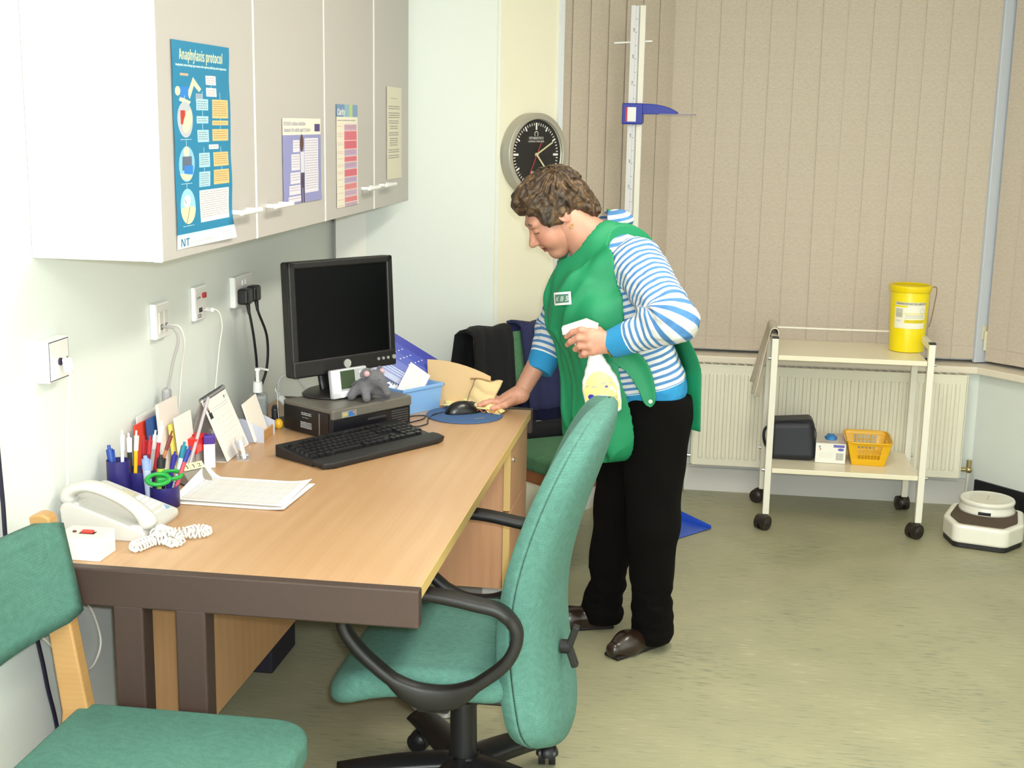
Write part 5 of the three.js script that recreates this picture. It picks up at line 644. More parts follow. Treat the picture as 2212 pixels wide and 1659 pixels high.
// keyboard: every key a part
{ const g = thing('keyboard', 'black computer keyboard with wrist rest in front of the computer', 'keyboard', [-0.882, DY, -3.322], KA); const W = 0.435, D = 0.2;
  const s = [[-0.1, 0.003], [0.045, 0.003], [0.045, 0.012], [-0.1, 0.03]]; const q = extr(s, W - 0.004, 0.002); q.rotateY(-Math.PI / 2); q.scale(1, 1, 1); q.translate(W / 2 - 0.002, 0, 0); part(g, 'tray', q, M.blackPlastic);
  const wr = sheet((u, v) => { const x = (u - 0.5) * W, e = Math.abs(2 * u - 1); return [x, 0.012 - 0.004 * v + 0.0025 * Math.sin(v * Math.PI), 0.046 + v * (0.056 - 0.012 * Math.max(0, e - 0.86) / 0.14 * e)]; }, 40, 8, 0.014); part(g, 'wrist_rest', wr, std(0x211f20, 0.55));
  const mkKey = w => { const k = new THREE.CylinderGeometry(0.66, 0.80, 1, 4, 1); k.rotateY(Math.PI / 4); k.scale((w - 0.0015) / 1.13, 0.008, 0.0155 / 1.13); k.computeVertexNormals(); return k.toNonIndexed(); }; const cache = {}; const kg = w => cache[w.toFixed(4)] || (cache[w.toFixed(4)] = (() => { const k = mkKey(w); k.computeVertexNormals(); return k; })());
  const km = std(0x1a191b, 0.38), U = 0.0183; const rowZ = [-0.088, -0.062, -0.0435, -0.025, -0.0065, 0.012 + 0.0];
  const put = (x, w, r, dz = 0) => { const m = part(g, 'key', kg(w), km); const z = rowZ[r] + 0.014 + dz; m.position.set(x, 0.0215 - (z) * 0.125 + 0.002, z); m.rotation.x = 0.124; };
  const X0 = -W / 2 + 0.012; const row = (x, r, ws) => { for (const w of ws) { if (w > 0) put(x + w * U / 2, w * U, r); x += Math.abs(w) * U; } };
  row(X0, 0, [1, -1, 1, 1, 1, 1, -0.5, 1, 1, 1, 1, -0.5, 1, 1, 1, 1, -0.25, 1, 1, 1]);
  row(X0, 1, [1, 1, 1, 1, 1, 1, 1, 1, 1, 1, 1, 1, 1, 2, -0.25, 1, 1, 1, -0.25, 1, 1, 1, 1]);
  row(X0, 2, [1.5, 1, 1, 1, 1, 1, 1, 1, 1, 1, 1, 1, 1, 1.5, -0.25, 1, 1, 1, -0.25, 1, 1, 1, 1]);
  row(X0, 3, [1.75, 1, 1, 1, 1, 1, 1, 1, 1, 1, 1, 1, 2.25, -3.5, 1, 1, 1]);
  row(X0, 4, [2.25, 1, 1, 1, 1, 1, 1, 1, 1, 1, 1, 2.75, -1.25, 1, -1.25, 1, 1, 1, 1]);
  row(X0, 5, [1.25, 1.25, 1.25, 6.25, 1.25, 1.25, 1.25, 1.25, -0.25, 1, 1, 1, -0.25, 2, 1]); }
// mouse pad, mouse, lead
{ const p = lathe([[0.0005, 0.0008], [0.115, 0.0008], [0.116, 0.002], [0.115, 0.005], [0.0005, 0.005]], 56); const g = thing('mouse_pad', 'round blue mouse mat at the far end of the desk', 'mouse mat', [-0.69, DY, -3.785]); part(g, 'pad', p, std(0x41618f, 0.8)); const t = canvasTex(256, 64, (c, w, h) => { c.fillStyle = '#41618f'; c.fillRect(0, 0, w, h); c.fillStyle = '#c6b48c'; c.font = 'bold 46px sans-serif'; c.fillText('LLOYDS', 10, 48); }); part(g, 'print', tr(sheet((u, v) => [-0.025 + u * 0.05, 0.0054, 0.006 - v * 0.012], 1, 1, 0.0003), 0.06, 0, 0.045, 0, 0.5), std(0xffffff, 0.8, { map: t })); }
{ const g = thing('computer_mouse', 'black computer mouse on the blue mat', 'mouse', [-0.70, DY + 0.0058, -3.80], 2.1); const q = new THREE.SphereGeometry(1, 28, 18), p = q.attributes.position; for (let i = 0; i < p.count; i++) { let x = p.getX(i), y = p.getY(i), z = p.getZ(i); const w = 0.031 * (1 - 0.12 * Math.cos(z * 2)); p.setXYZ(i, x * w, y < 0 ? Math.max(y * 0.03, -0.0) : y * (0.036 - 0.01 * z * z - 0.006 * z), z * 0.056); } q.computeVertexNormals(); part(g, 'shell', q, std(0x161416, 0.28)); part(g, 'wheel', tr(cyl(0.008, 0.008, 0.006, 0, 0, 0, 16), 0, 0.025, 0.03, 0, 0, Math.PI / 2), std(0x3a3838, 0.5)); part(g, 'button_split', tr(box(0.0012, 0.003, 0.04, 0, 0, 0, 0), 0, 0.0315, 0.022, 0.2), std(0x050505, 0.6)); }
cable('mouse_lead', 'thin black lead curling between keyboard, basket and mouse', [[-0.752, DY + 0.012, -3.77], [-0.775, DY + 0.008, -3.75], [-0.785, DY + 0.003, -3.70], [-0.775, DY + 0.003, -3.64], [-0.80, DY + 0.003, -3.60], [-0.83, DY + 0.003, -3.63], [-0.80, DY + 0.003, -3.70], [-0.805, DY + 0.003, -3.745], [-0.84, DY + 0.003, -3.73], [-0.875, DY + 0.003, -3.66]], 0.0019, M.blackPlastic);
// blue basket with magazine, card and orange
{ const g = thing('storage_basket', 'light blue plastic tub behind the mouse holding a magazine', 'tub', [-0.873, DY, -3.83], KA); const bm = std(0x86b2e4, 0.35), L = 0.17, D = 0.12, H = 0.08; const wall = (x0, z0, x1, z1) => sheet((u, v) => { const k = 0.9 + 0.1 * v; return [(x0 + (x1 - x0) * u) * k, 0.001 + v * H, (z0 + (z1 - z0) * u) * k]; }, 2, 2, 0.003); part(g, 'tub_body', [wall(-L / 2, D / 2, L / 2, D / 2), wall(L / 2, D / 2, L / 2, -D / 2), wall(L / 2, -D / 2, -L / 2, -D / 2), wall(-L / 2, -D / 2, -L / 2, D / 2), bb(-L / 2 * 0.9, L / 2 * 0.9, 0, 0.003, -D / 2 * 0.9, D / 2 * 0.9, 0)], bm); part(g, 'rim', [bb(-L / 2 - 0.005, L / 2 + 0.005, H - 0.008, H + 0.002, D / 2 - 0.001, D / 2 + 0.005, 0.002), bb(-L / 2 - 0.005, L / 2 + 0.005, H - 0.008, H + 0.002, -D / 2 - 0.005, -D / 2 + 0.001, 0.002), bb(-L / 2 - 0.005, -L / 2 + 0.001, H - 0.008, H + 0.002, -D / 2 - 0.005, D / 2 + 0.005, 0.002), bb(L / 2 - 0.001, L / 2 + 0.005, H - 0.008, H + 0.002, -D / 2 - 0.005, D / 2 + 0.005, 0.002)], bm); }
{ const t = canvasTex(420, 560, (c, w, h) => { const gr = ['#3a3f9c', '#4550ac', '#5560b6', '#6f7cc4', '#93a0d6', '#c2c8e4']; gr.forEach((k, i) => { c.fillStyle = k; c.fillRect(0, i * 75, w, 76); }); c.fillStyle = '#4a5a80'; c.fillRect(0, 430, w, 130); c.fillStyle = '#e9eef4'; for (let i = 0; i < 26; i++) { c.beginPath(); c.moveTo((i * 67) % w, 430 + (i * 31) % 90); c.lineTo((i * 67) % w + 26, 470 + (i * 31) % 80); c.lineTo((i * 67) % w - 18, 466 + (i * 31) % 80); c.fill(); } c.fillStyle = '#f4f6fb'; for (let i = 0; i < 60; i++) c.fillRect(60 + (i * 53) % 230, 90 + (i * 37) % 120, 6, 6); scrib(c, 40, 300, 200, 3, 24, '#e6ebf8', 9); });
  const m = solo('magazine', 'blue magazine with a snowy cover standing tilted in the tub', 'magazine', (() => { const q = sheet((u, v) => [(u - 0.5) * 0.19, v * 0.2, 0], 1, 1, 0.005); q.rotateZ(-0.68); q.rotateX(-0.55); return q; })(), std(0xffffff, 0.45, { map: t })); m.position.set(-0.915, DY + 0.045, -3.80); m.rotation.y = 0.75; }
{ const t = canvasTex(200, 260, (c, w, h) => { c.fillStyle = '#f3e8e0'; c.fillRect(0, 0, w, h); for (let i = 0; i < 12; i++) scrib(c, 20, 24 + i * 18, 150, 1, 10, '#c4b4ae', 4); }); const m = solo('notepad', 'white spiral notepad leaning in the tub beside the elephant', 'notepad', (() => { const q = sheet((u, v) => [(u - 0.5) * 0.075, v * 0.115, 0], 1, 1, 0.004); q.rotateZ(0.75 - 1.45); q.rotateX(-0.4); return q; })(), std(0xffffff, 0.6, { map: t })); m.position.set(-0.87, DY + 0.045, -3.765); m.rotation.y = 0.75; }
solo('orange_ball', 'small orange ball in the blue tub', 'ball', sph(0.02, -0.852, DY + 0.062, -3.835, 24), std(0xe08a4a, 0.5));
// cardboard and paper bag behind the mat
{ const q = extr((() => { const s = new THREE.Shape(); s.moveTo(-0.09, 0); s.lineTo(0.105, 0); s.lineTo(0.105, 0.10); s.quadraticCurveTo(0.0, 0.145, -0.1, 0.14); s.lineTo(-0.09, 0); return s; })(), 0.004, 0.001); q.rotateX(-0.08); const m = solo('cardboard_folder', 'plain buff cardboard folder standing at the far end of the desk', 'folder', q, std(0xdcb98a, 0.8)); m.position.set(-0.735, DY + 0.002, -3.898); m.rotation.y = -0.12; }
{ const m = solo('paper_bag', 'creased brown paper envelope leaning beside the folder', 'envelope', (() => { const q = sheet((u, v) => [(u - 0.5) * (0.075 + 0.012 * v) + 0.03 * v, v * 0.085 + 0.003 * Math.sin(u * 9), 0.012 * Math.sin(u * 3.1) * (1 - 0.3 * v) + 0.003 * Math.sin(v * 15 + u * 5) - 0.03 * v], 16, 14, 0.012); return q; })(), std(0xffffff, 0.85, { map: clothMap(0xd9bd8c, 0.06, [2, 2]) })); m.position.set(-0.665, DY + 0.006, -3.862); m.rotation.y = -0.1; part(m, 'torn_edge', tube([[-0.03, 0.087, -0.026], [0.0, 0.09, -0.02], [0.035, 0.084, -0.02], [0.052, 0.082, -0.03]], 0.0025, 30, 6), std(0x9b7a4e, 0.8)); }
// yellow duster under the hand
{ const m = solo('duster_cloth', 'crumpled yellow dusting cloth under the woman’s hand', 'cloth', sheet((u, v) => { const x = -0.765 + u * 0.185, z = -3.918 + v * (0.075 + 0.045 * u), w = 0.012 * Math.sin(u * 11 + v * 7) + 0.01 * Math.sin(u * 5 - v * 13) + 0.008 * N3(u * 6, v * 6, 1); return [x + 0.006 * Math.sin(v * 12), DY + 0.011 + Math.max(-0.006, w) * Math.min(1, 4 * u * (1 - u) + 0.25) * Math.min(1, 4 * v * (1 - v) + 0.25) + (u > 0.75 ? -0.003 : 0.004), z + 0.006 * Math.sin(u * 14)]; }, 40, 34, 0.003), std(0xffffff, 0.9, { map: clothMap(0xdcd093, 0.1, [4, 4]) })); part(m, 'stitched_edge', tube(Array.from({ length: 14 }, (_, i) => [-0.655 + 0.072 * i / 13, DY + 0.013 + 0.005 * Math.sin(i * 1.3), -3.803 + 0.004 * Math.sin(i * 1.1)]), 0.0016, 40, 5), std(0xc46a2c, 0.8)); }
// elephant
function sdfTools() { }
cable('mains_cable', 'white mains cable looping behind the left of the computer', [[-1.19, DY + 0.03, -3.64], [-1.22, DY + 0.035, -3.67], [-1.245, DY + 0.07, -3.70], [-1.24, DY + 0.105, -3.72], [-1.21, DY + 0.11, -3.73], [-1.18, DY + 0.08, -3.74], [-1.16, DY + 0.03, -3.75], [-1.15, DY + 0.006, -3.8]], 0.0032, std(0xd6d4d2, 0.5), [['plug', tr(rod([-1.228, DY + 0.05, -3.675], [-1.185, DY + 0.025, -3.64], 0.011, 14, 0.009), 0, 0, 0), M.whitePlastic]]);

/* ---------- implicit-surface modelling ---------- */
const cap = (a, b, ra, rb = ra) => { const [ax, ay, az] = a, dx = b[0] - ax, dy = b[1] - ay, dz = b[2] - az, L = dx * dx + dy * dy + dz * dz || 1e-9; return (x, y, z) => { const px = x - ax, py = y - ay, pz = z - az; let t = (px * dx + py * dy + pz * dz) / L; t = t < 0 ? 0 : t > 1 ? 1 : t; const ex = px - dx * t, ey = py - dy * t, ez = pz - dz * t; return Math.sqrt(ex * ex + ey * ey + ez * ez) - (ra + (rb - ra) * t); }; };
const ell = (c, r, B) => { const [cx, cy, cz] = c, [rx, ry, rz] = r; const e1 = B ? B[0] : [1, 0, 0], e2 = B ? B[1] : [0, 1, 0], e3 = B ? B[2] : [0, 0, 1]; return (x, y, z) => { const px = x - cx, py = y - cy, pz = z - cz; const a = (px * e1[0] + py * e1[1] + pz * e1[2]) / rx, b = (px * e2[0] + py * e2[1] + pz * e2[2]) / ry, d = (px * e3[0] + py * e3[1] + pz * e3[2]) / rz; const k0 = Math.sqrt(a * a + b * b + d * d), k1 = Math.sqrt(a * a / rx / rx + b * b / ry / ry + d * d / rz / rz) || 1e-9; return k0 < 1e-6 ? -Math.min(rx, ry, rz) : k0 * (k0 - 1) / k1; }; };
const smin = (a, b, k) => { const h = Math.max(k - Math.abs(a - b), 0) / k; return Math.min(a, b) - h * h * k * 0.25; };
const uni = (k, ...f) => (x, y, z) => { let d = f[0](x, y, z); for (let i = 1; i < f.length; i++) d = smin(d, f[i](x, y, z), k); return d; };
const sub = (f, g, k = 0.004) => (x, y, z) => -smin(-f(x, y, z), g(x, y, z), k);
function nets(f, lo, hi, h) {
  const nx = Math.ceil((hi[0] - lo[0]) / h) + 1, ny = Math.ceil((hi[1] - lo[1]) / h) + 1, nz = Math.ceil((hi[2] - lo[2]) / h) + 1, F = new Float32Array(nx * ny * nz), id = (i, j, k) => (k * ny + j) * nx + i;
  for (let k = 0; k < nz; k++) for (let j = 0; j < ny; j++) for (let i = 0; i < nx; i++) F[id(i, j, k)] = f(lo[0] + i * h, lo[1] + j * h, lo[2] + k * h);
  const vi = new Int32Array(nx * ny * nz).fill(-1), pos = [], idx = [];
  const E = [[0, 1], [2, 3], [4, 5], [6, 7], [0, 2], [1, 3], [4, 6], [5, 7], [0, 4], [1, 5], [2, 6], [3, 7]], c8 = new Float32Array(8);
  for (let k = 0; k < nz - 1; k++) for (let j = 0; j < ny - 1; j++) for (let i = 0; i < nx - 1; i++) {
    let m = 0; for (let q = 0; q < 8; q++) { c8[q] = F[id(i + (q & 1), j + ((q >> 1) & 1), k + (q >> 2))]; if (c8[q] < 0) m++; } if (m === 0 || m === 8) continue;
    let sx = 0, sy = 0, sz = 0, n = 0; for (const [a, b] of E) { if ((c8[a] < 0) === (c8[b] < 0)) continue; const t = c8[a] / (c8[a] - c8[b]); sx += (a & 1) + t * ((b & 1) - (a & 1)); sy += ((a >> 1) & 1) + t * (((b >> 1) & 1) - ((a >> 1) & 1)); sz += (a >> 2) + t * ((b >> 2) - (a >> 2)); n++; }
    vi[id(i, j, k)] = pos.length / 3; pos.push(lo[0] + (i + sx / n) * h, lo[1] + (j + sy / n) * h, lo[2] + (k + sz / n) * h);
  }
  const quad = (a, b, c, d, fl) => { if (a < 0 || b < 0 || c < 0 || d < 0) return; fl ? idx.push(a, b, c, a, c, d) : idx.push(a, c, b, a, d, c); };
  for (let k = 1; k < nz - 1; k++) for (let j = 1; j < ny - 1; j++) for (let i = 1; i < nx - 1; i++) { const s = F[id(i, j, k)] < 0;
    if (s !== (F[id(i + 1, j, k)] < 0)) quad(vi[id(i, j - 1, k - 1)], vi[id(i, j, k - 1)], vi[id(i, j, k)], vi[id(i, j - 1, k)], s);
    if (s !== (F[id(i, j + 1, k)] < 0)) quad(vi[id(i - 1, j, k - 1)], vi[id(i - 1, j, k)], vi[id(i, j, k)], vi[id(i, j, k - 1)], s);
    if (s !== (F[id(i, j, k + 1)] < 0)) quad(vi[id(i - 1, j - 1, k)], vi[id(i, j - 1, k)], vi[id(i, j, k)], vi[id(i - 1, j, k)], s); }
  const g = new THREE.BufferGeometry(), nor = new Float32Array(pos.length), e = h * 0.5;
  for (let q = 0; q < pos.length; q += 3) { const x = pos[q], y = pos[q + 1], z = pos[q + 2]; let a = f(x + e, y, z) - f(x - e, y, z), b = f(x, y + e, z) - f(x, y - e, z), c = f(x, y, z + e) - f(x, y, z - e); const L = Math.hypot(a, b, c) || 1; nor[q] = a / L; nor[q + 1] = b / L; nor[q + 2] = c / L; }
  g.setAttribute('position', new THREE.Float32BufferAttribute(pos, 3)); g.setAttribute('normal', new THREE.BufferAttribute(nor, 3)); g.setIndex(idx); return g;
}
const setUV = (g, fn) => { const p = g.attributes.position, uv = new Float32Array(p.count * 2); for (let i = 0; i < p.count; i++) { const [u, v] = fn(p.getX(i), p.getY(i), p.getZ(i)); uv[2 * i] = u; uv[2 * i + 1] = v; } g.setAttribute('uv', new THREE.BufferAttribute(uv, 2)); return g; };
const setCol = (g, fn) => { const p = g.attributes.position, c = new Float32Array(p.count * 3), t = new THREE.Color(); for (let i = 0; i < p.count; i++) { const k = fn(p.getX(i), p.getY(i), p.getZ(i)); t.setRGB(k[0] / 255, k[1] / 255, k[2] / 255, THREE.SRGBColorSpace); c[3 * i] = t.r; c[3 * i + 1] = t.g; c[3 * i + 2] = t.b; } g.setAttribute('color', new THREE.BufferAttribute(c, 3)); return g; };

/* ---------- plush elephant on the computer ---------- */
{ const g = thing('toy_elephant', 'grey plush elephant sitting on the computer below the monitor', 'soft toy', [-0.925, PCT, -3.545], 1.0);
  // local: faces +z (front of the computer), slightly turned
  const body = uni(0.012, ell([0.0, 0.036, -0.012], [0.03, 0.026, 0.032]), ell([0.012, 0.062, 0.016], [0.026, 0.025, 0.025]), cap([0.016, 0.055, 0.036], [0.024, 0.022, 0.052], 0.014, 0.009), cap([-0.018, 0.03, 0.005], [-0.03, 0.012, 0.024], 0.013, 0.0115), cap([0.022, 0.026, 0.012], [0.048, 0.012, 0.026], 0.013, 0.0115), cap([-0.026, 0.025, -0.03], [-0.04, 0.0125, -0.028], 0.014, 0.0125), cap([0.022, 0.024, -0.03], [0.036, 0.0125, -0.03], 0.014, 0.012));
  const flat = (x, y, z) => Math.max(body(x, y, z) + 0.0008 * N3(x * 400, y * 400, z * 400), -(y - 0.0008)); const q = nets(flat, [-0.07, -0.004, -0.06], [0.075, 0.1, 0.075], 0.0022); setUV(q, (x, y, z) => [x * 8, y * 8]);
  const fm = std(0xffffff, 1, { map: clothMap(0x8d8a90, 0.2, [3, 3]), bumpMap: weaveBump, bumpScale: 0.0012 }); part(g, 'body', q, fm);
  for (const s of [-1, 1]) { const e = part(g, 'ear', (() => { const k = ell([0.012 + s * 0.027, 0.078, 0.004], [0.017, 0.017, 0.005], [[0.9, 0.2 * s, -0.35 * s], [0, 1, 0], [0.35 * s, 0, 0.93]]); const m = nets(k, [-0.04, 0.055, -0.02], [0.065, 0.1, 0.03], 0.0025); setUV(m, (x, y) => [x * 8, y * 8]); return m; })(), fm); part(e, 'ear_lining', sph(0.009, 0.012 + s * 0.029, 0.078, 0.0105, 14).scale(1, 1, 1), std(0xcda3a6, 0.9)); part(g, 'eye', sph(0.0022, 0.013 + s * 0.011, 0.062, 0.0405, 10), std(0x120f10, 0.2)); }
  part(g, 'tail', rod([-0.006, 0.05, -0.043], [-0.018, 0.036, -0.052], 0.002, 6), fm); }

/* ---------- the woman ---------- */
const person = thing('person', 'woman in green tabard and striped blue top leaning over the desk, holding a spray bottle', 'person', [0, 0, 0]);
{ const f = [-0.821, 0, 0.571], l = [0.571, 0, 0.821], upT = (() => { const v = V(-0.24, 0.97, 0).normalize(); return [v.x, v.y, v.z]; })(); const B = [l, [0, 1, 0], f], BT = (() => { const L = V(...l), U = V(-0.25, 0.96, 0.03).normalize(), Fv = V().crossVectors(U, L).negate().normalize(); return [l, [U.x, U.y, U.z], [Fv.x, Fv.y, Fv.z]]; })();
  const hip = [-0.155, 0.80, -3.87], shL = [-0.185, 1.205, -3.735], elL = [-0.072, 1.075, -3.555], wrL = [-0.238, 0.993, -3.62], shR = [-0.365, 1.185, -4.0], elR = [-0.446, 0.96, -4.02], wrR = [-0.54, 0.772, -3.915], HC = [-0.436, 1.332, -3.85];
  /* torso (clothed) */
  const torso = uni(0.07, ell([-0.243, 0.955, -3.862], [0.18, 0.19, 0.148], BT), ell([-0.282, 1.10, -3.865], [0.178, 0.165, 0.135], BT), ell([-0.338, 1.06, -3.812], [0.13, 0.09, 0.085], BT), cap([-0.215, 1.205, -3.765], [-0.345, 1.185, -3.985], 0.06), ell([-0.165, 0.83, -3.87], [0.165, 0.13, 0.12], B), cap([-0.27, 1.22, -3.86], [-0.31, 1.27, -3.858], 0.085, 0.062));
  const hood = ell([-0.268, 1.312, -3.875], [0.085, 0.036, 0.05], BT);
  /* skin: one continuous figure */
  const neck = cap([-0.29, 1.22, -3.857], [-0.40, 1.315, -3.852], 0.066, 0.058);
  const skin = uni(0.04, (x, y, z) => torso(x, y, z) + 0.024, neck, cap(shL, elL, 0.048, 0.04), cap(elL, wrL, 0.04, 0.027), cap(shR, elR, 0.046, 0.038), cap(elR, wrR, 0.038, 0.026), cap([-0.125, 0.70, -3.81], [-0.115, 0.42, -3.80], 0.075, 0.052), cap([-0.115, 0.42, -3.80], [-0.1, 0.07, -3.862], 0.05, 0.034), cap([-0.19, 0.70, -3.93], [-0.235, 0.42, -3.95], 0.075, 0.052), cap([-0.235, 0.42, -3.95], [-0.272, 0.07, -3.99], 0.05, 0.034), cap([-0.095, 0.05, -3.872], [-0.19, 0.035, -3.77], 0.026, 0.022), cap([-0.275, 0.05, -3.985], [-0.40, 0.035, -3.945], 0.026, 0.022));
  const skinBase = [200, 144, 120], skinCol = (x, y, z) => shade(skinBase, 1 + 0.05 * N3(x * 30, y * 30, z * 30));
  const bodyG = setCol(nets(skin, [-0.62, 0.005, -4.12], [0.03, 1.36, -3.48], 0.011), skinCol);
  /* head in its own frame: x forward, y up, z left */
  const yaw = 0.32, pit = 0.66; const fw = V(-Math.cos(pit) * Math.cos(yaw), -Math.sin(pit), Math.cos(pit) * Math.sin(yaw)), lf = V(-Math.sin(yaw), 0, -Math.cos(yaw)), upv = V().crossVectors(lf, fw).normalize(); const HM = new THREE.Matrix4().makeBasis(fw, upv, lf).scale(V(0.9, 0.9, 0.9)).setPosition(...HC);
  const flip = HM.determinant() < 0; const sy = fn => (x, y, z) => fn(x, y, Math.abs(z));
  const headBase = sy(uni(0.022, ell([-0.016, 0.042, 0], [0.098, 0.09, 0.074]), ell([0.034, -0.022, 0], [0.066, 0.092, 0.061]), cap([0.0, -0.06, 0.043], [0.062, -0.098, 0.014], 0.024, 0.019), ell([0.066, -0.1, 0], [0.026, 0.022, 0.026]), ell([0.062, -0.042, 0.034], [0.034, 0.036, 0.03]), ell([0.076, 0.024, 0.03], [0.022, 0.016, 0.028]), cap([0.0, -0.075, 0.0], [0.05, -0.092, 0.0], 0.04, 0.028)));
  const nose = sy(uni(0.008, cap([0.092, 0.006, 0], [0.119, -0.032, 0], 0.0085, 0.0125), ell([0.107, -0.036, 0.0105], [0.0115, 0.0085, 0.0085]), cap([0.1, -0.042, 0], [0.098, -0.052, 0], 0.007)));
  const lips = sy(uni(0.004, cap([0.0985, -0.063, 0], [0.088, -0.061, 0.021], 0.0068, 0.004), cap([0.096, -0.073, 0], [0.087, -0.069, 0.019], 0.0068, 0.004)));
  const eyeball = sy(ell([0.0835, 0.003, 0.031], [0.0135, 0.0115, 0.0165])), socket = sy(ell([0.104, 0.004, 0.033], [0.017, 0.0125, 0.02])), mouthGap = sy(cap([0.105, -0.0675, 0], [0.089, -0.0645, 0.024], 0.0022, 0.0018));
  const ear = sy(sub(ell([-0.008, -0.002, 0.077], [0.019, 0.033, 0.0105], [[0.94, -0.25, 0.22], [0.25, 0.96, 0], [-0.22, 0.05, 0.97]]), ell([-0.003, 0.004, 0.088], [0.009, 0.018, 0.008]), 0.006));
  const headF = (x, y, z) => { let d = headBase(x, y, z); d = -smin(-d, socket(x, y, z), 0.012); d = smin(d, nose(x, y, z), 0.012); d = smin(d, lips(x, y, z), 0.006); d = smin(d, eyeball(x, y, z), 0.004); d = -smin(-d, mouthGap(x, y, z), 0.003); return smin(d, ear(x, y, z), 0.006); };
  const headG = nets(headF, [-0.13, -0.14, -0.1], [0.145, 0.145, 0.1], 0.003);
  setCol(headG, (x, y, z) => { const az = Math.abs(z); let c = shade([198, 142, 118], 1 + 0.05 * N3(x * 60, y * 60, z * 60)); const ck = Math.exp(-(((x - 0.075) / 0.03) ** 2 + ((y + 0.035) / 0.028) ** 2)) * 0.5; c = mix3(c, [190, 112, 98], ck * 0.6); const lp = lips(x, y, z); if (lp < 0.0016) c = mix3(c, [178, 96, 92], 0.7); if (mouthGap(x, y, z) < 0.002) c = [120, 62, 58]; const lash = Math.hypot((y + 0.0065) / 0.0026, 0) < 1 && x > 0.08 && az > 0.016 && az < 0.046 && y < 0.0; if (lash) c = [92, 64, 52]; const bw = Math.abs(y - 0.028 - 0.004 * Math.sin((az - 0.015) * 90)) < 0.0042 && az > 0.012 && az < 0.052 && x > 0.055; if (bw) c = mix3(c, [104, 76, 58], 0.75); if (ear(x, y, z) < 0.002) c = mix3(c, [214, 138, 122], 0.6); return c; });
  headG.applyMatrix4(HM);
  /* hands */
  const K = (pts, r0, r1) => pts.slice(1).map((p, i) => cap(pts[i], p, r0 + (r1 - r0) * i / (pts.length - 1), r0 + (r1 - r0) * (i + 1) / (pts.length - 1)));
  const palmL = uni(0.016, cap(wrL, [-0.285, 1.008, -3.598], 0.026, 0.021), cap(wrL, [-0.30, 1.025, -3.594], 0.022, 0.013), cap(wrL, [-0.305, 1.01, -3.588], 0.022, 0.0125), cap(wrL, [-0.30, 0.988, -3.586], 0.022, 0.012), cap(wrL, [-0.292, 0.972, -3.590], 0.02, 0.0115));
  const fingersL = [K([[-0.298, 1.026, -3.592], [-0.328, 1.031, -3.592], [-0.352, 1.022, -3.603], [-0.370, 1.006, -3.617]], 0.0108, 0.0076), K([[-0.303, 1.010, -3.586], [-0.334, 1.009, -3.586], [-0.356, 0.996, -3.598], [-0.367, 0.984, -3.615]], 0.011, 0.0078), K([[-0.30, 0.988, -3.585], [-0.330, 0.986, -3.588], [-0.342, 0.975, -3.604], [-0.333, 0.968, -3.624]], 0.0105, 0.0078), K([[-0.291, 0.972, -3.59], [-0.317, 0.966, -3.592], [-0.326, 0.957, -3.607], [-0.316, 0.953, -3.624]], 0.0095, 0.007), K([[-0.262, 1.008, -3.625], [-0.283, 1.022, -3.648], [-0.305, 1.027, -3.657], [-0.327, 1.023, -3.655]], 0.014, 0.0085)];
  const handL = (x, y, z) => { let d = palmL(x, y, z); for (const c of fingersL) { let q = c[0](x, y, z); for (let i = 1; i < c.length; i++) q = smin(q, c[i](x, y, z), 0.004); d = smin(d, q, 0.005); } return d; };
  const palmR = uni(0.016, cap(wrR, [-0.575, 0.755, -3.897], 0.026, 0.021), cap(wrR, [-0.594, 0.75, -3.865], 0.02, 0.012), cap(wrR, [-0.60, 0.751, -3.885], 0.02, 0.0125), cap(wrR, [-0.602, 0.75, -3.905], 0.02, 0.012), cap(wrR, [-0.597, 0.748, -3.924], 0.018, 0.011));
  const fingersR = [K([[-0.594, 0.752, -3.865], [-0.622, 0.757, -3.853], [-0.642, 0.752, -3.846], [-0.655, 0.745, -3.842]], 0.0105, 0.0076), K([[-0.60, 0.753, -3.885], [-0.632, 0.758, -3.879], [-0.655, 0.753, -3.875], [-0.668, 0.746, -3.872]], 0.0108, 0.0078), K([[-0.602, 0.752, -3.905], [-0.632, 0.757, -3.904], [-0.653, 0.751, -3.903], [-0.664, 0.745, -3.902]], 0.0105, 0.0076), K([[-0.597, 0.75, -3.924], [-0.62, 0.753, -3.928], [-0.636, 0.748, -3.931], [-0.645, 0.743, -3.933]], 0.0095, 0.007), K([[-0.556, 0.76, -3.885], [-0.576, 0.751, -3.85], [-0.596, 0.746, -3.832], [-0.612, 0.743, -3.822]], 0.013, 0.008)];
  const handR = (x, y, z) => { let d = palmR(x, y, z); for (const c of fingersR) { let q = c[0](x, y, z); for (let i = 1; i < c.length; i++) q = smin(q, c[i](x, y, z), 0.004); d = smin(d, q, 0.005); } return d; };
  const nails = [...fingersL.map(c => c), ...fingersR]; const tips = [[-0.370, 1.006, -3.617], [-0.367, 0.984, -3.615], [-0.655, 0.745, -3.842], [-0.668, 0.746, -3.872], [-0.612, 0.743, -3.822]];
  const handCol = (x, y, z) => { let c = shade([204, 146, 122], 1 + 0.06 * N3(x * 90, y * 90, z * 90)); for (const t of tips) if (Math.hypot(x - t[0], y - t[1], z - t[2]) < 0.0095) c = mix3(c, [222, 150, 138], 0.6); return c; };
  const hL = setCol(nets(handL, [-0.39, 0.935, -3.68], [-0.2, 1.06, -3.56], 0.003), handCol), hR = setCol(nets(handR, [-0.69, 0.725, -3.96], [-0.5, 0.81, -3.8], 0.003), handCol);
  const strip = g => { const q = g.toNonIndexed(); q.deleteAttribute('uv'); return q; };
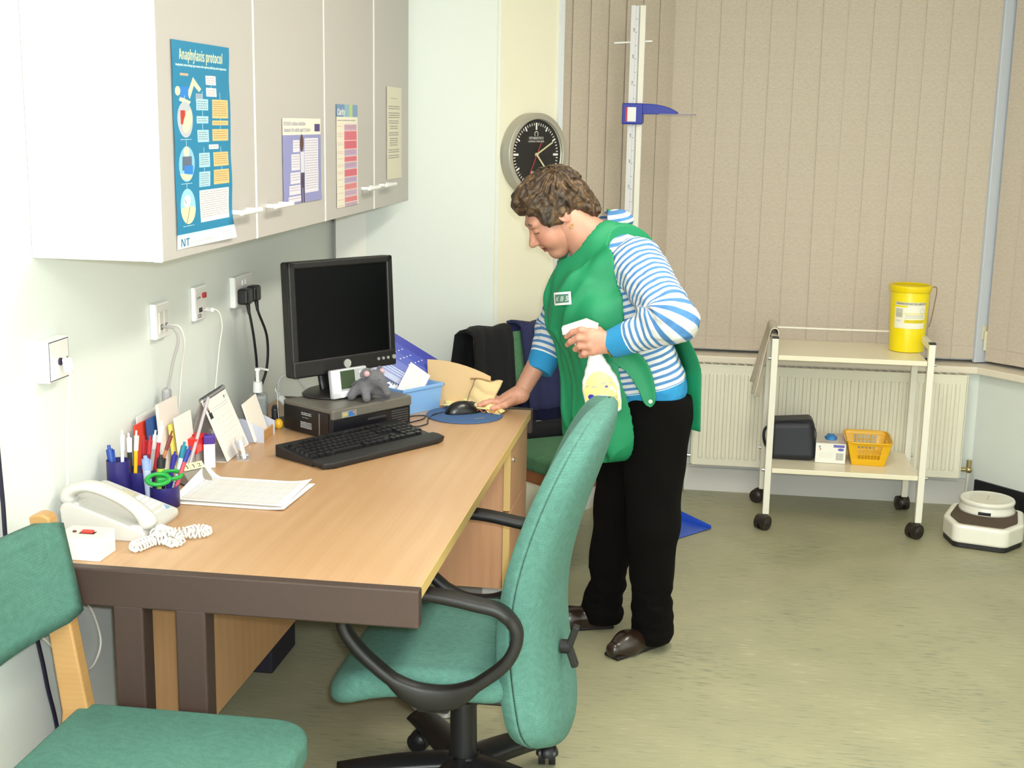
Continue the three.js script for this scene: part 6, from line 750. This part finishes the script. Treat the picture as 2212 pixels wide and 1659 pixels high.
  const all = mergeGeometries([bodyG, headG, hL, hR].map(strip), false); const pc = part(person, 'body', all, phys(0xffffff, 0.52, { vertexColors: true, sheen: 0.15 }));
  /* hair */
  const hairF0 = uni(0.03, ell([-0.026, 0.06, 0], [0.107, 0.092, 0.088]), ell([-0.088, 0.0, 0], [0.05, 0.075, 0.07]), ell([0.04, 0.098, 0], [0.06, 0.048, 0.076]), ell([-0.105, -0.055, 0], [0.028, 0.04, 0.05]), ell([0.01, 0.02, 0.068], [0.05, 0.05, 0.022]), ell([0.01, 0.02, -0.068], [0.05, 0.05, 0.022]));
  const face = sy(uni(0.01, ell([0.122, -0.055, 0], [0.085, 0.125, 0.12]), ell([0.04, -0.095, 0.06], [0.045, 0.085, 0.06]), ell([0.0, -0.03, 0.098], [0.02, 0.034, 0.022])));
  const hairF = (x, y, z) => { let d = hairF0(x, y, z); const a = Math.atan2(y - 0.14, x + 0.075); d += 0.009 * N3(a * 3.4 + x * 18, z * 26, Math.hypot(x, y) * 34) + 0.0055 * N3(x * 70 + y * 30, y * 60, z * 80) + 0.0022 * Math.sin(a * 22 + z * 80 + 7 * N3(x * 16, y * 16, z * 16)); d = -smin(-d, face(x, y, z), 0.008); const nk = -(y + 0.088 + 0.35 * (x + 0.1) + 0.012 * N3(z * 60, x * 60, 2)); return Math.max(d, nk); };
  const hairG = nets(hairF, [-0.17, -0.13, -0.125], [0.135, 0.19, 0.125], 0.0032);
  setCol(hairG, (x, y, z) => { const a = Math.atan2(y - 0.14, x + 0.075); const n = N3(a * 9 + 3 * N3(x * 20, y * 20, z * 20), z * 45, Math.hypot(x, y) * 30) + 0.6 * N3(x * 160, y * 160, z * 120); return mix3([50, 37, 27], [142, 108, 66], clamp(0.26 + n * 0.62, 0, 1)); });
  hairG.applyMatrix4(HM); part(person, 'hair', hairG, std(0xffffff, 0.55, { vertexColors: true }), 'short wavy brown hair');
  /* jewellery */
  const Hp = (x, y, z) => V(x, y, z).applyMatrix4(HM); { const e = new THREE.TorusGeometry(0.0055, 0.0014, 8, 18); const p = Hp(-0.012, -0.043, -0.082); e.rotateY(0.4); e.translate(p.x, p.y - 0.004, p.z); part(person, 'earring', e, M.gold); }
  { const c = V(-0.318, 1.262, -3.857), ax = V(-0.11, 0.095, 0.005).normalize(), u = V(0, 0, 1), v = V().crossVectors(ax, u).normalize(); const pts = []; for (let i = 0; i < 24; i++) { const a = i / 24 * Math.PI * 2; const p = c.clone().addScaledVector(u, Math.cos(a) * 0.066).addScaledVector(v, Math.sin(a) * 0.066); pts.push([p.x, p.y, p.z]); } part(person, 'necklace', tube(pts, 0.0014, 80, 6, true), M.gold); }
  { const d = V(wrL[0] - elL[0], wrL[1] - elL[1], wrL[2] - elL[2]).normalize(); const q = new THREE.TorusGeometry(0.031, 0.0017, 6, 36); q.applyQuaternion(new THREE.Quaternion().setFromUnitVectors(V(0, 0, 1), V(d.x, d.y + 0.25, d.z).normalize())); q.translate(wrL[0] - 0.004, wrL[1] - 0.006, wrL[2] + 0.004); part(person, 'bracelet', q, M.gold); }
  { const q = new THREE.TorusGeometry(0.0105, 0.0016, 6, 20); q.rotateY(Math.PI / 2 + 0.2); q.translate(-0.34, 1.006, -3.589); part(person, 'ring', q, M.chrome); }
  /* striped top */
  const stripeTex = (len, bandLo, bandHi) => canvasTex(32, 1024, (c, w, h) => { c.fillStyle = '#dddbd9'; c.fillRect(0, 0, w, h); c.fillStyle = '#4d80b6'; for (let s = 0; s < len; s += 0.0194) c.fillRect(0, h - (s + 0.0086) / len * h, w, 0.0086 / len * h); c.fillStyle = '#2b8cc2'; c.fillRect(0, h - bandHi / len * h, w, (bandHi - bandLo) / len * h); c.fillStyle = '#f2f2f2'; c.fillRect(0, h - (bandLo > 0.1 ? bandLo : bandHi + 0.002) / len * h, w, 0.002 / len * h); });
  const fold = (x, y, z, s) => 0.0035 * N3(x * 22, y * 34, z * 22 + s) + 0.0018 * N3(x * 60, y * 60, z * 60 + s);
  const cutNeck = cap([-0.30, 1.24, -3.857], [-0.42, 1.345, -3.852], 0.076, 0.095);
  const shirtF = (x, y, z) => { let d = smin(torso(x, y, z), hood(x, y, z), 0.02) + fold(x, y, z, 0); d = -smin(-d, cutNeck(x, y, z), 0.006); return Math.max(d, 0.782 - y + 0.09 * (x + 0.19) * -0.3); };
  const shirtG = nets(shirtF, [-0.52, 0.765, -4.08], [0.03, 1.38, -3.66], 0.0065); setUV(shirtG, (x, y, z) => [0.5, clamp(((x + 0.19) * -0.22 + (z + 3.86) * 0.10 + y - 0.775) / 0.66, 0.001, 0.999)]);
  const clothB = { bumpMap: null }; const shirtM = (len, lo, hi) => std(0xffffff, 0.9, { map: stripeTex(len, lo, hi) });
  part(person, 'shirt', shirtG, shirtM(0.66, 0.0, 0.062), 'blue and white striped top with blue waistband');
  const sleeve = (chain, radii, lo, hi, cell, cuff, sd) => { const caps = chain.slice(1).map((p, i) => cap(chain[i], p, radii[i], radii[i + 1])); const segs = chain.slice(1).map((p, i) => { const a = V(...chain[i]), d = V(...p).sub(a); return { a, d, L: d.length() }; }); const total = segs.reduce((s, q) => s + q.L, 0); const d0 = segs[0].d.clone().normalize(), d1 = segs[1].d.clone().normalize(), inn = d1.clone().sub(d0).normalize(), I = V(...chain[1]).addScaledVector(inn, radii[1] * 0.95), L0 = segs[0].L, E0 = V(...chain[1]), iE = I.clone().sub(E0), sA = L0 + iE.dot(d0), sB = L0 + iE.dot(d1), Phi = Math.acos(clamp(d0.dot(d1), -1, 1)), o0 = inn.clone().addScaledVector(d0, -inn.dot(d0)).normalize().negate();
    const sAt = (x, y, z) => { const q0 = (x - I.x) * d0.x + (y - I.y) * d0.y + (z - I.z) * d0.z, q1 = (x - I.x) * d1.x + (y - I.y) * d1.y + (z - I.z) * d1.z; const o = (x - I.x) * o0.x + (y - I.y) * o0.y + (z - I.z) * o0.z; if (q0 >= 0 && q1 <= 0) return sA + (sB - sA) * clamp(Math.atan2(q0, o) / Phi, 0, 1); const mid = (x - E0.x) * (d0.x + d1.x) + (y - E0.y) * (d0.y + d1.y) + (z - E0.z) * (d0.z + d1.z); return mid < 0 ? Math.min(sA, sA + q0) : Math.max(sB, sB + q1); };
    const end = segs[segs.length - 1], eD = end.d.clone().normalize(), eP = end.a.clone().add(end.d); const F = (x, y, z) => { let d = caps[0](x, y, z); for (let i = 1; i < caps.length; i++) d = smin(d, caps[i](x, y, z), 0.03); const s = sAt(x, y, z); if (s < total - cuff) d += fold(x, y, z, sd) * 1.3 + 0.003 * Math.sin(s * 95 + 3 * N3(x * 20, y * 20, z * 20)) * Math.exp(-(((s - segs[0].L) / 0.07) ** 2)); return Math.max(d, (x - eP.x) * eD.x + (y - eP.y) * eD.y + (z - eP.z) * eD.z); };
    const g = nets(F, lo, hi, cell); const len = total + 0.12; setUV(g, (x, y, z) => [0.5, clamp((sAt(x, y, z) + 0.11) / len, 0.002, 0.998)]); return [g, len, total]; };
  { const [g, len, tot] = sleeve([shL, elL, [-0.243, 0.99, -3.6185]], [0.078, 0.062, 0.041], [-0.30, 0.93, -3.86], [0.03, 1.32, -3.46], 0.0055, 0.062, 3); part(person, 'sleeve', g, shirtM(len, tot + 0.11 - 0.062, len), 'striped left sleeve with a blue cuff'); }
  { const [g, len, tot] = sleeve([shR, elR, [-0.490, 0.836, -3.958]], [0.074, 0.058, 0.043], [-0.57, 0.78, -4.11], [-0.28, 1.29, -3.88], 0.0055, 0.055, 8); part(person, 'sleeve', g, shirtM(len, tot + 0.11 - 0.055, len), 'striped right sleeve with a blue cuff'); }
  /* trousers */
  const trF0 = uni(0.035, ell([-0.158, 0.80, -3.87], [0.172, 0.15, 0.125], B), cap([-0.118, 0.74, -3.815], [-0.112, 0.42, -3.80], 0.108, 0.075), cap([-0.112, 0.42, -3.80], [-0.105, 0.06, -3.85], 0.075, 0.058), ell([-0.098, 0.05, -3.862], [0.06, 0.045, 0.07]), cap([-0.195, 0.74, -3.93], [-0.228, 0.42, -3.95], 0.105, 0.072), cap([-0.228, 0.42, -3.95], [-0.27, 0.06, -3.985], 0.072, 0.056), ell([-0.27, 0.05, -3.988], [0.065, 0.042, 0.06]));
  const trF = (x, y, z) => { const d = trF0(x, y, z) + 0.006 * N3(x * 14, y * 10, z * 14) * (y < 0.75 ? 1 : 0.3) + (y < 0.22 ? 0.006 * N3(x * 20, y * 40, z * 20) : 0) + 0.004 * Math.sin(y * 38 + 2 * N3(x * 9, y * 5, z * 9)) * Math.exp(-(((y - 0.16) / 0.14) ** 2)); return Math.max(d, 0.022 - y, y - 0.812); };
  const trG = nets(trF, [-0.40, 0.0, -4.14], [0.06, 0.94, -3.68], 0.0085); setUV(trG, (x, y, z) => [x * 5, y * 5]); part(person, 'trousers', trG, phys(0x0a0807, 0.95, { specularIntensity: 0.25, bumpMap: weaveBump, bumpScale: 0.0003 }), 'black trousers');
  /* shoes */
  const shoe = (heel, ball, toe) => { const F0 = uni(0.02, cap(heel, ball, 0.036, 0.04), cap(ball, toe, 0.038, 0.026), cap([heel[0], 0.075, heel[2]], [heel[0] * 0.7 + ball[0] * 0.3, 0.06, heel[2] * 0.7 + ball[2] * 0.3], 0.034, 0.032)); const F = (x, y, z) => Math.max(F0(x, y, z), 0.003 - y, y - 0.075); return nets(F, [Math.min(heel[0], toe[0]) - 0.06, -0.004, Math.min(heel[2], toe[2]) - 0.06], [Math.max(heel[0], toe[0]) + 0.06, 0.09, Math.max(heel[2], toe[2]) + 0.06], 0.0042); };
  const lm = phys(0x2a1c14, 0.28, { clearcoat: 0.3 }); for (const [a, b, c] of [[[-0.088, 0.036, -3.885], [-0.178, 0.032, -3.785], [-0.212, 0.026, -3.748]], [[-0.262, 0.036, -3.995], [-0.375, 0.032, -3.955], [-0.415, 0.026, -3.94]]]) { const s = part(person, 'shoe', shoe(a, b, c), lm, 'dark brown leather shoe'); const dir = V(c[0] - a[0], 0, c[2] - a[2]).normalize(); part(s, 'sole', tr(box(0.062, 0.012, 0.215, 0, 0, 0, 0.006), (a[0] + c[0]) / 2, 0.007, (a[2] + c[2]) / 2, 0, Math.atan2(dir.x, dir.z)), std(0x15110f, 0.7)); part(s, 'seam', tube([[b[0] - dir.x * 0.02 - dir.z * 0.012, 0.069, b[2] - dir.z * 0.02 + dir.x * 0.012], [b[0] + dir.x * 0.02 - dir.z * 0.012, 0.062, b[2] + dir.z * 0.02 + dir.x * 0.012], [c[0] - dir.z * 0.01, 0.048, c[2] + dir.x * 0.01]], 0.0015, 16, 5), lm); }
  /* green tabard: front and back panels joined over the shoulders */
  const gm = std(0xffffff, 0.62, { map: clothMap(0x128556, 0.05, [8, 8]) });
  const skirt = ell([-0.24, 0.80, -3.862], [0.172, 0.30, 0.142], B); const tab0 = (x, y, z) => smin(torso(x, y, z), skirt(x, y, z), 0.05);
  const ab = (x, y, z) => { const cx = -0.235 - (y - 0.8) * 0.17, px = x - cx, pz = z + 3.862; return [px * l[0] + pz * l[2], px * f[0] + pz * f[2]]; };
  const creases = [[0.10, 1.2, -0.02, 1.0], [0.125, 1.15, 0.03, 0.97], [0.0, 0.99, 0.02, 0.72], [-0.075, 1.02, -0.05, 0.7], [0.085, 0.95, 0.095, 0.68], [-0.06, 1.18, -0.08, 0.99]].map(q => cap([q[0], q[1], 0], [q[2], q[3], 0], 0));
  const tabF = (x, y, z) => { const [a, b] = ab(x, y, z); let cr = 0; for (const q of creases) { const t = q(a, y, 0) / 0.013; if (t < 3) cr += Math.exp(-t * t); } let d = tab0(x, y, z) - 0.012 - 0.0085 * cr - 0.0028 * Math.tanh((a + 0.035 + 0.1 * (1.1 - y) * 0.1) * 140) + 0.011 * Math.sin(a * 58 + (1.1 - y) * 9 + 1.5 * N3(x * 6, y * 5, z * 6)) * clamp((1.08 - y) * 2.6, 0, 1) + 0.008 * N3(x * 14, y * 11, z * 14) + 0.0085 * Math.sin((a * 50 + b * 12 - y * 34 + 1.2 * N3(x * 8, y * 8, z * 8))) * clamp((y - 0.98) * 5, 0, 1);
    d = -smin(-d, cap([-0.305, 1.25, -3.857], [-0.46, 1.335, -3.85], 0.088, 0.125)(x, y, z), 0.006);
    const bl = 0.05 + 0.03 * Math.exp(-(((y - 0.9) / 0.12) ** 2)); const side = bl - b, top = Math.max(Math.abs(a) - 0.118, 1.17 - y), hemF = 0.61 + 0.075 * (Math.abs(a) / 0.15) ** 4 - y; const m = smin(side, top, 0.05); return Math.max(d, m, hemF); };
  const tabG = nets(tabF, [-0.53, 0.57, -4.08], [0.03, 1.36, -3.64], 0.0062); setUV(tabG, (x, y, z) => [x * 2 + z, y * 2]); const tabard = part(person, 'tabard', tabG, gm, 'green sleeveless work tabard');
  // back panel hanging from the shoulders
  part(tabard, 'back_panel', sheet((u, v) => { const a = -0.15 + u * 0.345, y = 1.20 - v * 0.495; const bx = -0.235 - (Math.max(y, 0.93) - 0.8) * 0.17; const b = -0.135 - 0.055 * Math.min(1, v * 1.6) ** 2 - 0.006 * v + 0.025 * (a / 0.15) ** 2 + 0.006 * Math.sin(u * 14 + v * 3) - 0.036 * Math.max(0, (u - 0.65) / 0.35) ** 1.5 * Math.min(1, v * 2); return [bx + a * l[0] + b * f[0], y, -3.862 + a * l[2] + b * f[2]]; }, 26, 34, 0.004), gm);
  // side strap with a stud
  const st = part(tabard, 'side_strap', sheet((u, v) => { const cx = [[-0.235, 0.955], [-0.18, 0.925], [-0.145, 0.865], [-0.128, 0.805]]; const cv = new THREE.CatmullRomCurve3(cx.map(p => V(p[0], p[1], 0))); const t = Math.min(1, v), p = cv.getPoint(t), tg = cv.getTangent(t); const w = (0.026 + 0.006 * Math.sin(v * 5)) * Math.sqrt(Math.max(0.02, 1 - Math.max(0, (v - 0.82) / 0.18) ** 2)); const nx = -tg.y, ny = tg.x; const s = (u - 0.5) * 2 * w; return [p.x + nx * s, p.y + ny * s, -3.675 - 0.02 * v + 0.035 * v * v - 0.006 * Math.cos(s * 60)]; }, 10, 26, 0.004), gm); part(st, 'stud', tr(cyl(0.006, 0.006, 0.005, 0, 0, 0, 16), -0.129, 0.824, -3.655, Math.PI / 2), M.chrome);
  // embroidered badge
  const bt = canvasTex(256, 160, (c, w, h) => { c.fillStyle = '#e8ebe8'; c.fillRect(0, 0, w, h); c.fillStyle = '#4f7a68'; c.fillRect(26, 26, w - 52, h - 52); c.fillStyle = '#b9c4bd'; c.font = 'italic bold 84px sans-serif'; c.fillText('K B S', 30, 112); });
  { const n = V(-0.55, 0.05, 0.83).normalize(); let p0 = V(-0.36, 1.10, -3.75); for (let i = 0; i < 60; i++) { const d = tabF(p0.x, p0.y, p0.z); p0.addScaledVector(n, -d * 0.8); } const q = sheet((u, v) => [(u - 0.5) * 0.062, (v - 0.5) * 0.037, 0.002 - 0.006 * (2 * u - 1) ** 2], 8, 4, 0.003); q.rotateZ(0.16); q.lookAt(n); q.translate(p0.x + n.x * 0.009, p0.y + n.y * 0.009, p0.z + n.z * 0.009); part(tabard, 'badge', q, std(0xffffff, 0.7, { map: bt }), 'white-edged embroidered name badge'); }
}
/* ---------- spray bottle ---------- */
{ const g = thing('spray_bottle', 'white trigger spray bottle with a yellow label in the woman’s hand', 'spray bottle', [-0.255, 0.79, -3.63]); g.rotation.z = 0.2; g.scale.set(1.12, 1, 1.05);
  const wp = phys(0xf6f6f4, 0.28); const rings = [[0.0, 0.038, 0.022], [0.004, 0.043, 0.026], [0.03, 0.0465, 0.028], [0.075, 0.048, 0.029], [0.095, 0.045, 0.028], [0.125, 0.034, 0.025], [0.15, 0.024, 0.021], [0.165, 0.019, 0.018], [0.185, 0.016, 0.016]];
  const at = y => { let i = 0; while (i < rings.length - 2 && rings[i + 1][0] < y) i++; const a = rings[i], b = rings[i + 1], t = clamp((y - a[0]) / (b[0] - a[0]), 0, 1), s = t * t * (3 - 2 * t); return [a[1] + (b[1] - a[1]) * s, a[2] + (b[2] - a[2]) * s]; };
  const q = lathe([[0.0005, 0], ...Array.from({ length: 40 }, (_, i) => [1, 0.185 * i / 39]), [0.0005, 0.185]], 40), p = q.attributes.position; for (let i = 0; i < p.count; i++) { const x = p.getX(i), y = p.getY(i), z = p.getZ(i), r = Math.hypot(x, z); if (r > 0.5) { const [w, d] = at(y), a = Math.atan2(z, x), se = v => Math.sign(v) * Math.abs(v) ** 0.8; p.setXYZ(i, se(Math.cos(a)) * w, y, se(Math.sin(a)) * d); } } q.computeVertexNormals(); part(g, 'bottle', q, wp);
  const tex = canvasTex(320, 420, (c, w, h) => { c.fillStyle = '#f6f6f4'; c.fillRect(0, 0, w, h); c.fillStyle = '#f5e78c'; c.beginPath(); c.ellipse(w / 2, 260, 140, 255, 0, 0, 7); c.fill(); c.fillRect(0, 330, w, 90); c.strokeStyle = '#8d86b0'; c.lineWidth = 7; for (let i = 0; i < 4; i++) { c.beginPath(); c.moveTo(50 + i * 60, 150 - i * 6 + (i % 2) * 8); c.lineTo(86 + i * 60, 140 - i * 6 + (i % 2) * 26); c.stroke(); } const dot = (x, y, r, k) => { c.fillStyle = k; c.beginPath(); c.arc(x, y, r, 0, 7); c.fill(); }; dot(200, 172, 12, '#4a3a9c'); dot(240, 200, 19, '#fbf8e8'); dot(270, 236, 15, '#d4d6d6'); dot(92, 260, 30, '#3a34a8'); dot(160, 290, 42, '#fbf8e8'); c.fillStyle = '#a08a54'; c.font = 'bold 46px sans-serif'; c.fillText('PURE', 180, 320); c.fillText('FRESH', 150, 372); });
  part(g, 'label', sheet((u, v) => { const y = 0.012 + v * 0.115, [w, d] = at(y), a = Math.PI * (0.5 + 0.36 * (1 - 2 * u)), se = t => Math.sign(t) * Math.abs(t) ** 0.8; return [se(Math.cos(a)) * (w + 0.0007), y, se(Math.sin(a)) * (d + 0.0007)]; }, 20, 16, 0.0005), std(0xffffff, 0.4, { map: tex }));
  part(g, 'collar', cyl(0.0165, 0.0175, 0.022, 0, 0.19, 0, 24), wp);
  const hd = extr([[-0.066, 0.262], [-0.008, 0.272], [0.018, 0.254], [0.012, 0.232], [0.01, 0.2], [-0.012, 0.2], [-0.016, 0.236], [-0.062, 0.236]], 0.02, 0.003, 2); hd.translate(0, 0, -0.01); part(g, 'spray_head', hd, wp); const tg = extr([[-0.05, 0.236], [-0.036, 0.236], [-0.03, 0.215], [-0.034, 0.19], [-0.042, 0.19], [-0.046, 0.215]], 0.012, 0.002, 2); tg.translate(0, 0, -0.006); part(g, 'trigger', tg, wp); part(g, 'nozzle', bb(-0.072, -0.066, 0.24, 0.262, -0.009, 0.009, 0.002), wp); }
renderer.render(scene, camera);
